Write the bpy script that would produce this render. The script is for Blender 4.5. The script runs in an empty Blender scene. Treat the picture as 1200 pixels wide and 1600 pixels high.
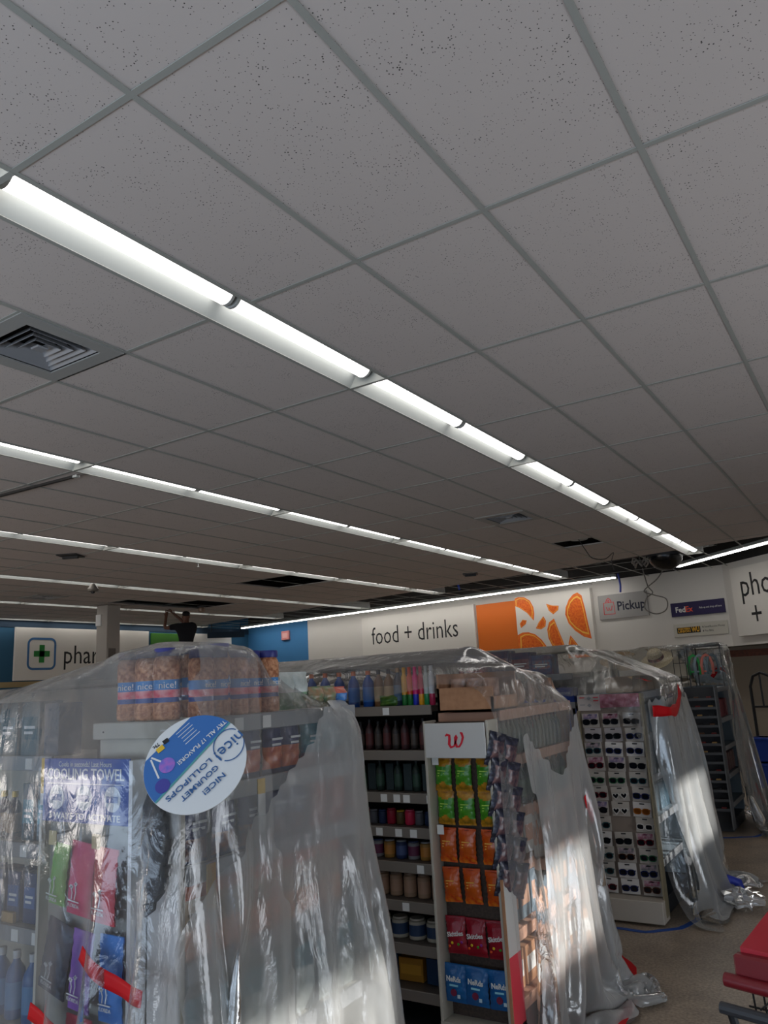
import bpy, math, random
import numpy as np
from mathutils import Vector, Matrix
from mathutils.bvhtree import BVHTree

random.seed(7)
S = bpy.context.scene
COL = S.collection
PI = math.pi
ZC = 3.613            # ceiling height
CAMZ = 1.80

# ------------------------------------------------------------------ camera
cd = bpy.data.cameras.new('camera'); cam = bpy.data.objects.new('camera', cd); COL.objects.link(cam)
yaw, pitch, roll = -0.55896, 0.21637, -0.05476
F = Vector((math.sin(yaw) * math.cos(pitch), math.cos(yaw) * math.cos(pitch), math.sin(pitch)))
r0 = F.cross(Vector((0, 0, 1))).normalized(); u0 = r0.cross(F)
rv = math.cos(roll) * r0 + math.sin(roll) * u0
uv = -math.sin(roll) * r0 + math.cos(roll) * u0
cam.matrix_world = Matrix(((rv.x, uv.x, -F.x, 0), (rv.y, uv.y, -F.y, 0), (rv.z, uv.z, -F.z, CAMZ), (0, 0, 0, 1)))
cd.sensor_fit = 'HORIZONTAL'; cd.sensor_width = 36; cd.lens = 36 * 1213.15 / 1200
cd.clip_start = 0.05; cd.clip_end = 200
S.camera = cam

# ------------------------------------------------------------------ view, world, sun, window light, added fill
S.view_settings.view_transform = 'Standard'; S.view_settings.look = 'None'
S.view_settings.gamma = 1.0; S.view_settings.use_curve_mapping = False
S.view_settings.exposure = 0.1
S.cycles.transparent_max_bounces = 24
S.cycles.max_bounces = 8
S.cycles.sample_clamp_indirect = 4.0
W = bpy.data.worlds.new('sky'); S.world = W; W.use_nodes = True
W.node_tree.nodes['Background'].inputs[0].default_value = (0.62, 0.75, 1.0, 1)
W.node_tree.nodes['Background'].inputs[1].default_value = 0.6
SUN_DIR = Vector((-0.80, 0.12, -0.39))
sd = bpy.data.lights.new('sun', 'SUN'); sd.energy = 7.5; sd.angle = 0.02; sd.color = (1.0, 0.97, 0.92)
so = bpy.data.objects.new('sun', sd); COL.objects.link(so); so.location = (12, 0, 9)
so.rotation_euler = SUN_DIR.to_track_quat('-Z', 'Y').to_euler()

def area(name, loc, direction, sx, sy, power, color):
    l = bpy.data.lights.new(name, 'AREA'); l.shape = 'RECTANGLE'; l.size = sx; l.size_y = sy
    l.energy = power; l.color = color
    o = bpy.data.objects.new(name, l); COL.objects.link(o); o.location = loc
    o.rotation_euler = Vector(direction).to_track_quat('-Z', 'Z').to_euler()
    return o
# daylight that comes in through the shop front (big panes behind the camera, and the row on the right), plus one added fill
area('daylight_front', (-1.5, -3.3, 1.35), (0, 1, 1.7), 9.0, 2.3, 215, (0.66, 0.82, 1.0))
area('fill_front_left', (-11, -3.3, 1.35), (0, 1, 1.5), 7.0, 2.3, 330, (1.0, 0.93, 0.87))  # added fill to lift the deeper ceiling; the wall here has no panes
area('daylight_side', (3.05, 3.5, 1.2), (-1, 0, 0.55), 11.0, 1.6, 240, (0.86, 0.92, 1.0))

# ------------------------------------------------------------------ materials
def srgb(h):
    if isinstance(h, str):
        h = tuple(int(h[i:i + 2], 16) for i in (0, 2, 4))
    out = []
    for c in h:
        c = c / 255
        out.append(c / 12.92 if c <= .04045 else ((c + .055) / 1.055) ** 2.4)
    return tuple(out) + (1,)

MATS = {}
def mat(name, col='808080', rough=.5, metal=0., emit=None, es=1., noise=None, bump=None, spec=.5):
    """noise=(scale, amount, colour2)   bump=(scale, strength, distance)"""
    if name in MATS: return MATS[name]
    m = bpy.data.materials.new(name); m.use_nodes = True
    nt = m.node_tree; b = nt.nodes['Principled BSDF']
    c = srgb(col)
    b.inputs['Base Color'].default_value = c; b.inputs['Roughness'].default_value = rough
    b.inputs['Metallic'].default_value = metal; b.inputs['Specular IOR Level'].default_value = spec
    if emit:
        b.inputs['Emission Color'].default_value = srgb(emit); b.inputs['Emission Strength'].default_value = es
    tc = None
    if noise or bump:
        tc = nt.nodes.new('ShaderNodeTexCoord')
    if noise:
        n = nt.nodes.new('ShaderNodeTexNoise'); n.inputs['Scale'].default_value = noise[0]; n.inputs['Detail'].default_value = 5
        nt.links.new(tc.outputs['Object'], n.inputs['Vector'])
        r = nt.nodes.new('ShaderNodeValToRGB')
        r.color_ramp.elements[0].position = .5 - .5 * (1 - noise[1]) * .5 - .05; r.color_ramp.elements[1].position = .5 + .25 * (1 - noise[1]) + .05
        r.color_ramp.elements[0].color = c; r.color_ramp.elements[1].color = srgb(noise[2])
        nt.links.new(n.outputs['Fac'], r.inputs[0]); nt.links.new(r.outputs[0], b.inputs['Base Color'])
    if bump:
        n = nt.nodes.new('ShaderNodeTexNoise'); n.inputs['Scale'].default_value = bump[0]; n.inputs['Detail'].default_value = 6
        nt.links.new(tc.outputs['Object'], n.inputs['Vector'])
        q = nt.nodes.new('ShaderNodeBump'); q.inputs['Strength'].default_value = bump[1]; q.inputs['Distance'].default_value = bump[2]
        nt.links.new(n.outputs['Fac'], q.inputs['Height']); nt.links.new(q.outputs[0], b.inputs['Normal'])
    MATS[name] = m
    return m

def tile_material():
    m = mat('ceiling_tile', 'c3bab5', .9)
    nt = m.node_tree; b = nt.nodes['Principled BSDF']
    tc = nt.nodes.new('ShaderNodeTexCoord')
    v = nt.nodes.new('ShaderNodeTexVoronoi'); v.inputs['Scale'].default_value = 95
    nt.links.new(tc.outputs['Object'], v.inputs['Vector'])
    n = nt.nodes.new('ShaderNodeTexNoise'); n.inputs['Scale'].default_value = 9; n.inputs['Detail'].default_value = 3
    nt.links.new(tc.outputs['Object'], n.inputs['Vector'])
    t = nt.nodes.new('ShaderNodeMapRange'); t.inputs[1].default_value = .38; t.inputs[2].default_value = .72
    t.inputs[3].default_value = 0.12; t.inputs[4].default_value = .28
    nt.links.new(n.outputs['Fac'], t.inputs[0])
    lt = nt.nodes.new('ShaderNodeMath'); lt.operation = 'LESS_THAN'
    nt.links.new(v.outputs['Distance'], lt.inputs[0]); nt.links.new(t.outputs[0], lt.inputs[1])
    sep = nt.nodes.new('ShaderNodeSeparateColor'); nt.links.new(v.outputs['Color'], sep.inputs[0])
    gt = nt.nodes.new('ShaderNodeMath'); gt.operation = 'GREATER_THAN'; gt.inputs[1].default_value = .45
    nt.links.new(sep.outputs[0], gt.inputs[0])
    mu = nt.nodes.new('ShaderNodeMath'); mu.operation = 'MULTIPLY'
    nt.links.new(lt.outputs[0], mu.inputs[0]); nt.links.new(gt.outputs[0], mu.inputs[1])
    mx = nt.nodes.new('ShaderNodeMix'); mx.data_type = 'RGBA'
    mx.inputs[6].default_value = srgb('c3bab5'); mx.inputs[7].default_value = srgb('45413d')
    nt.links.new(mu.outputs[0], mx.inputs[0]); nt.links.new(mx.outputs[2], b.inputs['Base Color'])
    return m

def floor_material():
    m = mat('polished_concrete', '8a8178', .38)
    nt = m.node_tree; b = nt.nodes['Principled BSDF']
    tc = nt.nodes.new('ShaderNodeTexCoord')
    n = nt.nodes.new('ShaderNodeTexNoise'); n.inputs['Scale'].default_value = 2.2; n.inputs['Detail'].default_value = 9; n.inputs['Roughness'].default_value = .7
    n2 = nt.nodes.new('ShaderNodeTexNoise'); n2.inputs['Scale'].default_value = 60; n2.inputs['Detail'].default_value = 4
    for q in (n, n2): nt.links.new(tc.outputs['Object'], q.inputs['Vector'])
    r = nt.nodes.new('ShaderNodeValToRGB')
    r.color_ramp.elements[0].position = .3; r.color_ramp.elements[0].color = srgb('86786a')
    r.color_ramp.elements[1].position = .72; r.color_ramp.elements[1].color = srgb('baa893')
    e = r.color_ramp.elements.new(.5); e.color = srgb('a0907e')
    nt.links.new(n.outputs['Fac'], r.inputs[0])
    r2 = nt.nodes.new('ShaderNodeValToRGB')
    r2.color_ramp.elements[0].position = .35; r2.color_ramp.elements[0].color = (.55, .55, .55, 1)
    r2.color_ramp.elements[1].position = .65; r2.color_ramp.elements[1].color = (1.15, 1.15, 1.15, 1)
    nt.links.new(n2.outputs['Fac'], r2.inputs[0])
    mx = nt.nodes.new('ShaderNodeMix'); mx.data_type = 'RGBA'; mx.blend_type = 'MULTIPLY'; mx.inputs[0].default_value = .8
    nt.links.new(r.outputs[0], mx.inputs[6]); nt.links.new(r2.outputs[0], mx.inputs[7])
    nt.links.new(mx.outputs[2], b.inputs['Base Color'])
    return m

def film_material(name, haze, edge, crinkle=1.0):
    """thin polyethylene sheet: mostly see-through, milky where seen edge-on, glossy with crinkles"""
    m = bpy.data.materials.new(name); m.use_nodes = True; nt = m.node_tree
    for n in list(nt.nodes): nt.nodes.remove(n)
    out = nt.nodes.new('ShaderNodeOutputMaterial')
    tc = nt.nodes.new('ShaderNodeTexCoord')
    mp = nt.nodes.new('ShaderNodeMapping'); mp.inputs['Scale'].default_value = (1, 1, .45)
    nt.links.new(tc.outputs['Object'], mp.inputs[0])
    n1 = nt.nodes.new('ShaderNodeTexNoise'); n1.inputs['Scale'].default_value = 13; n1.inputs['Detail'].default_value = 6
    n1.inputs['Distortion'].default_value = 1.2
    n2 = nt.nodes.new('ShaderNodeTexVoronoi'); n2.inputs['Scale'].default_value = 14; n2.feature = 'DISTANCE_TO_EDGE'
    for q in (n1, n2): nt.links.new(mp.outputs[0], q.inputs['Vector'])
    ad = nt.nodes.new('ShaderNodeMath'); ad.operation = 'MULTIPLY_ADD'; ad.inputs[1].default_value = .35
    nt.links.new(n2.outputs['Distance'], ad.inputs[0]); nt.links.new(n1.outputs['Fac'], ad.inputs[2])
    bp = nt.nodes.new('ShaderNodeBump'); bp.inputs['Strength'].default_value = .9 * crinkle; bp.inputs['Distance'].default_value = .03
    nt.links.new(ad.outputs[0], bp.inputs['Height'])
    n3 = nt.nodes.new('ShaderNodeTexNoise'); n3.inputs['Scale'].default_value = 2.6; n3.inputs['Detail'].default_value = 2
    nt.links.new(tc.outputs['Object'], n3.inputs['Vector'])
    ms = nt.nodes.new('ShaderNodeMapRange'); ms.inputs[1].default_value = .46; ms.inputs[2].default_value = .68; ms.inputs[3].default_value = .12 * crinkle; ms.inputs[4].default_value = 1.0 * crinkle
    nt.links.new(n3.outputs['Fac'], ms.inputs[0]); nt.links.new(ms.outputs[0], bp.inputs['Strength'])
    tr = nt.nodes.new('ShaderNodeBsdfTransparent'); tr.inputs[0].default_value = (.97, .975, .98, 1)
    df = nt.nodes.new('ShaderNodeBsdfDiffuse'); df.inputs[0].default_value = (.80, .81, .80, 1)
    tl = nt.nodes.new('ShaderNodeBsdfTranslucent'); tl.inputs[0].default_value = (.78, .79, .78, 1)
    gl = nt.nodes.new('ShaderNodeBsdfGlossy'); gl.inputs['Roughness'].default_value = .07; gl.inputs[0].default_value = (1, 1, 1, 1)
    nt.links.new(bp.outputs[0], gl.inputs['Normal'])
    m1 = nt.nodes.new('ShaderNodeMixShader'); m1.inputs[0].default_value = .5
    nt.links.new(df.outputs[0], m1.inputs[1]); nt.links.new(tl.outputs[0], m1.inputs[2])
    lw = nt.nodes.new('ShaderNodeLayerWeight'); lw.inputs[0].default_value = .5
    mr = nt.nodes.new('ShaderNodeMapRange'); mr.inputs[1].default_value = .15; mr.inputs[2].default_value = 1
    mr.inputs[3].default_value = haze; mr.inputs[4].default_value = edge
    nt.links.new(lw.outputs['Facing'], mr.inputs[0])
    m2 = nt.nodes.new('ShaderNodeMixShader')
    nt.links.new(mr.outputs[0], m2.inputs[0]); nt.links.new(tr.outputs[0], m2.inputs[1]); nt.links.new(m1.outputs[0], m2.inputs[2])
    fr = nt.nodes.new('ShaderNodeFresnel'); fr.inputs[0].default_value = 1.62; nt.links.new(bp.outputs[0], fr.inputs['Normal'])
    m3 = nt.nodes.new('ShaderNodeMixShader')
    fm = nt.nodes.new('ShaderNodeMath'); fm.operation = 'MULTIPLY'; fm.inputs[1].default_value = 1.05; fm.use_clamp = True; nt.links.new(fr.outputs[0], fm.inputs[0])
    nt.links.new(fm.outputs[0], m3.inputs[0]); nt.links.new(m2.outputs[0], m3.inputs[1]); nt.links.new(gl.outputs[0], m3.inputs[2])
    nt.links.new(m3.outputs[0], out.inputs[0])
    return m

# ------------------------------------------------------------------ mesh helpers
class MB:
    def __init__(s): s.v = []; s.f = []; s.m = []; s.M = None
    def add(s, vs, fs, mi=0):
        n = len(s.v)
        if s.M is not None: vs = [tuple(s.M @ Vector(p)) for p in vs]
        s.v += [tuple(p) for p in vs]
        for k, f in enumerate(fs):
            s.f.append(tuple(i + n for i in f)); s.m.append(mi[k] if isinstance(mi, (list, tuple)) else mi)
        return s
    def box(s, x0, x1, y0, y1, z0, z1, mi=0, b=0.0):
        if b > 0:
            b = min(b, (x1 - x0) * .45, (y1 - y0) * .45, (z1 - z0) * .45)
            # chamfered box: three shrunk rectangles joined
            V = []
            for sx in (0, 1):
                for sy in (0, 1):
                    for sz in (0, 1):
                        X, Y, Z = (x0, x1)[sx], (y0, y1)[sy], (z0, z1)[sz]
                        dx, dy, dz = (b, -b)[sx], (b, -b)[sy], (b, -b)[sz]
                        V += [(X, Y + dy, Z + dz), (X + dx, Y, Z + dz), (X + dx, Y + dy, Z)]
            I = lambda sx, sy, sz, k: ((sx * 2 + sy) * 2 + sz) * 3 + k
            Fc = []
            Fc += [(I(0,0,0,0), I(0,0,1,0), I(0,1,1,0), I(0,1,0,0)), (I(1,0,0,0), I(1,1,0,0), I(1,1,1,0), I(1,0,1,0))]
            Fc += [(I(0,0,0,1), I(1,0,0,1), I(1,0,1,1), I(0,0,1,1)), (I(0,1,0,1), I(0,1,1,1), I(1,1,1,1), I(1,1,0,1))]
            Fc += [(I(0,0,0,2), I(0,1,0,2), I(1,1,0,2), I(1,0,0,2)), (I(0,0,1,2), I(1,0,1,2), I(1,1,1,2), I(0,1,1,2))]
            for a in (0, 1):
                for c in (0, 1):
                    Fc.append((I(a,c,0,0), I(a,c,1,0), I(a,c,1,1), I(a,c,0,1)))
                    Fc.append((I(a,0,c,0), I(a,1,c,0), I(a,1,c,2), I(a,0,c,2)))
                    Fc.append((I(0,a,c,1), I(1,a,c,1), I(1,a,c,2), I(0,a,c,2)))
            for a in (0, 1):
                for c in (0, 1):
                    for d in (0, 1): Fc.append((I(a,c,d,0), I(a,c,d,1), I(a,c,d,2)))
            return s.add(V, Fc, mi)
        v = [(x0,y0,z0),(x1,y0,z0),(x1,y1,z0),(x0,y1,z0),(x0,y0,z1),(x1,y0,z1),(x1,y1,z1),(x0,y1,z1)]
        return s.add(v, [(0,3,2,1),(4,5,6,7),(0,1,5,4),(1,2,6,5),(2,3,7,6),(3,0,4,7)], mi)
    def lathe(s, prof, c=(0,0,0), n=20, mis=None, cap=True):
        """prof: list of (r,z)"""
        V = []; Fc = []; mm = []
        for r, z in prof:
            for k in range(n):
                a = 2 * PI * k / n; V.append((c[0] + r * math.cos(a), c[1] + r * math.sin(a), c[2] + z))
        for i in range(len(prof) - 1):
            for k in range(n):
                k2 = (k + 1) % n
                Fc.append((i*n+k, i*n+k2, (i+1)*n+k2, (i+1)*n+k)); mm.append(mis[i] if mis else 0)
        if cap:
            Fc.append(tuple(range(n - 1, -1, -1))); mm.append(mis[0] if mis else 0)
            Fc.append(tuple((len(prof)-1)*n + k for k in range(n))); mm.append(mis[-1] if mis else 0)
        return s.add(V, Fc, mm)
    def tube(s, path, r, n=8, mi=0):
        P = [Vector(p) for p in path]; V = []; Fc = []
        up = None
        for i, p in enumerate(P):
            t = (P[min(i+1, len(P)-1)] - P[max(i-1, 0)]).normalized()
            if up is None: up = Vector((0,0,1)) if abs(t.z) < .9 else Vector((1,0,0))
            a = t.cross(up).normalized(); up = a.cross(t).normalized()
            rr = r[i] if isinstance(r, (list, tuple)) else r
            for k in range(n):
                q = 2*PI*k/n; V.append(p + a*rr*math.cos(q) + up*rr*math.sin(q))
        for i in range(len(P)-1):
            for k in range(n):
                k2 = (k+1) % n; Fc.append((i*n+k, i*n+k2, (i+1)*n+k2, (i+1)*n+k))
        Fc.append(tuple(range(n-1,-1,-1))); Fc.append(tuple((len(P)-1)*n+k for k in range(n)))
        return s.add(V, Fc, mi)
    def prism(s, poly, y0, y1, mi=0):
        """poly in (x,z), extruded along y"""
        n = len(poly)
        V = [(x, y0, z) for x, z in poly] + [(x, y1, z) for x, z in poly]
        Fc = [tuple(range(n)), tuple(range(2*n-1, n-1, -1))] + [(i, (i+1) % n + 0, (i+1) % n + n, i+n)[::-1] for i in range(n)]
        return s.add(V, Fc, mi)
    def ribbon(s, pts, w, y0, y1, mi=0):
        """flat stroke drawn in x,z with given width(s)"""
        P = [Vector((a, b)) for a, b in pts]; L = []; R = []
        for i, p in enumerate(P):
            t = (P[min(i+1, len(P)-1)] - P[max(i-1, 0)]).normalized(); nn = Vector((-t.y, t.x))
            ww = w[i] if isinstance(w, (list, tuple)) else w
            L.append(p + nn*ww/2); R.append(p - nn*ww/2)
        for i in range(len(P)-1):
            q = [L[i], L[i+1], R[i+1], R[i]]
            s.prism([(a.x, a.y) for a in q], y0, y1, mi)
        return s
    def build(s, name, mats, parent=None, smooth=False, loc=None, rotz=0):
        me = bpy.data.meshes.new(name); me.from_pydata(s.v, [], s.f)
        if not isinstance(mats, (list, tuple)): mats = [mats]
        for m in mats: me.materials.append(m)
        me.polygons.foreach_set('material_index', s.m)
        if smooth:
            me.polygons.foreach_set('use_smooth', [True] * len(me.polygons))
            if smooth == 'auto':
                me.set_sharp_from_angle(angle=.6)
        me.update()
        o = bpy.data.objects.new(name, me); COL.objects.link(o)
        if parent: o.parent = parent
        if loc: o.location = loc
        o.rotation_euler.z = rotz
        return o

def tag(o, label=None, cat=None, group=None, kind=None):
    if label: o['label'] = label
    if cat: o['category'] = cat
    if group: o['group'] = group
    if kind: o['kind'] = kind
    return o

def thing(name, label, cat, loc=(0,0,0), rotz=0, group=None):
    o = bpy.data.objects.new(name, None); COL.objects.link(o)
    o.empty_display_size = .1; o.location = loc; o.rotation_euler = (0, 0, rotz)
    return tag(o, label, cat, group)

def copy_tree(o, parent=None):
    c = o.copy(); COL.objects.link(c)
    if parent: c.parent = parent
    for ch in list(o.children): copy_tree(ch, c)
    return c

CACHE = {}
def inst(key, maker, loc, rotz, label, cat, group=None, scale=1, tilt=None):
    """first use builds the thing with its parts, later uses copy it and each of its parts"""
    if key in CACHE: o = copy_tree(CACHE[key])
    else: o = maker(); CACHE[key] = o
    for k in ('label', 'category', 'group'):
        if k in o: del o[k]
    tag(o, label, cat, group)
    o.location = loc; o.rotation_euler = (tilt[0] if tilt else 0, tilt[1] if tilt else 0, rotz); o.scale = (scale,) * 3
    return o

_tmp = {}
def text(name, body, size, material, parent, loc, rot=(PI/2, 0, 0), align='CENTER', ex=.0006, sx=1.0, bold=0.0, kind=None):
    cu = bpy.data.curves.new('t', 'FONT'); cu.body = body; cu.size = size; cu.extrude = ex
    cu.align_x = align; cu.align_y = 'CENTER'; cu.resolution_u = 2; cu.offset = bold * size
    o = bpy.data.objects.new('t', cu); COL.objects.link(o)
    dg = bpy.context.evaluated_depsgraph_get(); dg.update()
    me = bpy.data.meshes.new_from_object(o.evaluated_get(dg))
    bpy.data.objects.remove(o); bpy.data.curves.remove(cu)
    me.name = name; me.materials.clear(); me.materials.append(material)
    r = bpy.data.objects.new(name, me); COL.objects.link(r)
    r.parent = parent; r.location = loc; r.rotation_euler = rot; r.scale = (sx, 1, 1)
    return r

ORD = ['first','second','third','fourth','fifth','sixth','seventh','eighth','ninth','tenth','eleventh','twelfth','thirteenth','fourteenth','fifteenth','sixteenth','seventeenth','eighteenth','nineteenth','twentieth']
def frame(origin, rotz):
    """local (x, y, z) of a shelf unit to the world"""
    M = Matrix.Translation(Vector(origin)) @ Matrix.Rotation(rotz, 4, 'Z')
    return lambda x, y, z: tuple(M @ Vector((x, y, z)))

# common materials
WHITE = mat('white_enamel', 'd8d8d6', .35)
CREAM = mat('cream_steel', 'b8b2a4', .45)
GREY = mat('grey_rail', '8f9193', .4)
DGREY = mat('dark_grey_plastic', '3a3c40', .5)
BLACK = mat('black_plastic', '141417', .45)
PAPER = mat('white_paper', 'e4e4e0', .7)
YEL = mat('yellow_tag', 'e3b92c', .6)
RED = mat('red_print', 'd8152f', .5)
TAPE = mat('red_tape', 'c00814', .55, spec=.25)
BTAPE = mat('blue_tape', '1c4a9a', .6)
KRAFT = mat('kraft_board', 'b98a66', .8, noise=(30, .5, 'ab7c5a'))
NAVY = mat('navy_print', '20306a', .45)
INK = mat('black_ink', '1a1a1c', .6)
STEEL = mat('brushed_steel', '9a9a98', .35, .8)

# ================================================================== SETTING
XR, YB, XL = 3.3, -3.6, -16.4
YWALL = lambda x: 16.2 + (-4.5 - x) * .1527       # far wall runs slightly askew to the ceiling grid
TH = math.atan2(-.151, .9885)
def struct(o): o['kind'] = 'structure'; return o

PAINT = mat('grey_wall_paint', 'd4d0c9', .8)
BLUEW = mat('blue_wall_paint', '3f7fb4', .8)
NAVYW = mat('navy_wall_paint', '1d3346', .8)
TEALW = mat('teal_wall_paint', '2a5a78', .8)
DARKM = mat('dark_plenum', '1a1817', .9, noise=(3, .4, '2c2926'))
BEIGE = mat('beige_wall_paint', '9a8f80', .85)
WOOD = mat('stained_wood', '7a3d22', .5, noise=(20, .5, '5f2d18'))

struct(MB().box(XL - .2, XR + .2, YB - .2, 19.2, -.1, 0).build('floor', floor_material()))
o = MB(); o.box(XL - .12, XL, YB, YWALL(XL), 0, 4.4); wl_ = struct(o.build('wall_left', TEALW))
MB().box(XL, XL + .012, 8.0, YWALL(XL), 3.46, ZC - .002).build('upper_band', NAVYW, wl_)
MB().box(XL, XL + .02, 8.0, YWALL(XL), 2.14, 2.26).build('lower_band', mat('tan_band', 'a8946c', .7), wl_)
# far wall: blue end, then grey
def wallseg(mb, xa, xb, z0, z1, th=.12, off=0., mi=0):
    ya, yb = YWALL(xa) - off, YWALL(xb) - off
    mb.add([(xa, ya, z0), (xb, yb, z0), (xb, yb + th, z0), (xa, ya + th, z0), (xa, ya, z1), (xb, yb, z1), (xb, yb + th, z1), (xa, ya + th, z1)],
           [(0,3,2,1),(4,5,6,7),(0,1,5,4),(1,2,6,5),(2,3,7,6),(3,0,4,7)], mi)
XC = -2.42
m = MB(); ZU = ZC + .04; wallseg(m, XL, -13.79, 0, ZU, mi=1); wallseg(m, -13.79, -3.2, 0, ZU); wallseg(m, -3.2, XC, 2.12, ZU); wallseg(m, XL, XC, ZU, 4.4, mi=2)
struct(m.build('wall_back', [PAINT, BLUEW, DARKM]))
# angled wall to the right, a soffit above the back room
A = Vector((XC, YWALL(XC), 0)); D = Vector((.722, -.692, 0)); N = Vector((.692, .722, 0))
def seg(mb, s0, s1, z0, z1, t0=0., t1=.12, mi=0):
    P = [A + D*s0 + N*t0, A + D*s1 + N*t0, A + D*s1 + N*t1, A + D*s0 + N*t1]
    mb.add([(p.x, p.y, z0) for p in P] + [(p.x, p.y, z1) for p in P],
           [(0,3,2,1),(4,5,6,7),(0,1,5,4),(1,2,6,5),(2,3,7,6),(3,0,4,7)], mi)
m = MB(); seg(m, 0, 5.2, 2.12, ZU); seg(m, 0, 5.2, ZU, 4.4, mi=1); struct(m.build('wall_angled', [PAINT, DARKM]))
m = MB(); m.add([(-3.2, YWALL(-3.2), 2.12), (A.x, A.y, 2.12), (1.4, 12.25, 2.12), (3.3, 12.25, 2.12), (3.3, 18, 2.12), (-3.2, 18, 2.12)], [(0,1,2,3,4,5)])
struct(m.build('trim_1', mat('soffit_paint', '6d6a66', .8)))
m = MB(); m.box(-3.3, 3.4, 16.9, 17.0, 0, 2.3); m.box(-3.32, -3.2, YWALL(-3.2), 17.0, 0, 2.2)
wbr = struct(m.build('wall_service_room', BEIGE))
MB().box(-3.2, 3.4, 16.86, 16.9, 1.93, 2.06).build('wood_rail', WOOD, wbr)
# outer walls on the camera's side with the shop windows
m = MB()
m.box(XL, XR, YB - .12, YB, 0, .15); m.box(XL, XR, YB - .12, YB, 2.7, 4.4); m.box(XL, -7.2, YB - .12, YB, .15, 2.7); m.box(3.0, XR, YB - .12, YB, .15, 2.7)
struct(m.build('wall_front', PAINT))
m = MB(); z0, z1 = 2.78, 3.33
m.box(XR, XR + .12, YB, 18, 0, z0); m.box(XR, XR + .12, YB, 18, z1, 4.4)
for a, b in ((YB, -.2), (1.75, 2.95), (3.8, 5.5), (6.4, 18)): m.box(XR, XR + .12, a, b, z0, z1)  # unseen openings, shaped and spaced to throw sun patches on the sheeting
struct(m.build('wall_right', PAINT))
ALU = mat('dark_aluminium', '46484a', .4, .7)
m = MB()
for x in (-7.2, -4.65, -2.1, .45, 2.95): m.box(x, x + .06, YB - .09, YB - .03, .15, 2.7)
m.box(-7.2, 3.0, YB - .09, YB - .03, .15, .21); m.box(-7.2, 3.0, YB - .09, YB - .03, 2.64, 2.7)
struct(m.build('window_1', ALU))

# -------------------------------------------------------- suspended ceiling
X0, TW, SW, SB, J0, DJ = -2.308, .6168, .2765, .6186, 1.3674, 1.22
MODL = SW + 4 * SB
YL = lambda j: J0 + DJ * j
EDGE = lambda x: 13.15 + (-4 - x) * .20 if x < -1 else 12.55
holes = []   # (x0,x1,y0,y1)
xl_l = [X0 - SW - SB * k for k in range(5)]
cols = [(X0 + TW * i, X0 + TW * (i + 1)) for i in range(9)]
for mm in range(6):
    for k in range(4):
        a = X0 - mm * MODL - SW - SB * (k + 1)
        if a > XL - .5: cols.append((max(a, XL), a + SB))
strips = [(X0 - mm * MODL - SW, X0 - mm * MODL) for mm in range(6)]
special = {}
vents = [(-3.822, 1.977), (-3.822, 8.077)]       # square diffusers: cell x0, y0
gaps = [(-3.822, 10.517, .61), (-9.46, 9.907, 1.22), (-8.84, 9.907, 1.22), (-13.0, 9.907, .61), (-12.2, 11.127, 1.22), (-12.8, 11.127, 1.22), (-13.0, 10.517, .61)]
def hole_in(x0, x1, y0, y1):
    out = []
    cx = (x0 + x1) / 2
    for vx, vy in vents:
        if abs(cx - vx - SB/2) < .3 and y0 - .01 <= vy and vy + .61 <= y1 + .01: out.append((vy, vy + .61))
    for gx, gy, gl in gaps:
        if abs(cx - gx - SB/2) < .31 and y0 - .01 <= gy and gy + gl <= y1 + .02: out.append((gy, gy + gl))
    return sorted(out)
tiles = MB()
for (x0, x1) in cols:
    for j in range(-5, 12):
        y0, y1 = YL(j), YL(j + 1)
        if y0 < YB: y0 = YB
        spans = []; cur = y0
        for a, b in hole_in(x0, x1, y0, y1):
            if a > cur + .02: spans.append((cur, a))
            cur = b
        if cur < y1 - .02: spans.append((cur, y1))
        for a, b in spans:
            ea, eb = EDGE(x0), EDGE(x1)
            if a >= min(ea, eb): continue
            ya, yb = min(b, ea), min(b, eb)
            tiles.add([(x0, a, ZC + .004), (x1, a, ZC + .004), (x1, yb, ZC + .004), (x0, ya, ZC + .004),
                       (x0, a, ZC + .02), (x1, a, ZC + .02), (x1, yb, ZC + .02), (x0, ya, ZC + .02)],
                      [(0,3,2,1),(4,5,6,7),(0,1,5,4),(1,2,6,5),(2,3,7,6),(3,0,4,7)])
ceil = struct(tiles.build('ceiling', tile_material()))
TBAR = mat('ceiling_grid_steel', '9c9d97', .55)
m = MB(); hw = .0115
def bar(x0, x1, y0, y1):
    m.box(x0, x1, y0, y1, ZC - .0012, ZC + .003); 
xs = sorted(set([round(a, 4) for a, b in cols] + [round(b, 4) for a, b in cols]))
for x in xs:
    if x < XL: continue
    for j in range(-5, 13):
        y0, y1 = max(YL(j), YB), YL(j + 1)
        if y0 > YWALL(x) - .1 or (x > -2.3 and y1 > 13.2 + (-x - 1.3) * .95): continue
        bar(x - hw, x + hw, y0, min(y1, YWALL(x) - .05))
for j in range(-4, 13):
    y = YL(j)
    for (x0, x1) in cols:
        if y > YWALL((x0 + x1) / 2) - .2 or (x1 > -2.3 and y > 13.1 + (-x1 - 1.3) * .95): continue
        bar(x0 + hw, x1 - hw, y - hw, y + hw)
for gx, gy, gl in gaps + [(vx, vy, .61) for vx, vy in vents]:
    for y in (gy, gy + gl): bar(gx + .01, gx + SB - .01, y - hw, y + hw)
m.build('ceiling_grid', TBAR, ceil)
m = MB(); m.box(XL, XR, YB, 19, 4.38, 4.42)
for k in range(9): m.box(XL, XR, 12.6 + k * .75, 12.68 + k * .75, 4.12, 4.38)
for x in (-15, -11.6, -8.2, -4.9, -1.4): m.box(x, x + .14, 9, 18, 3.98, 4.2)
struct(m.build('trim_2', DARKM))

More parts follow.
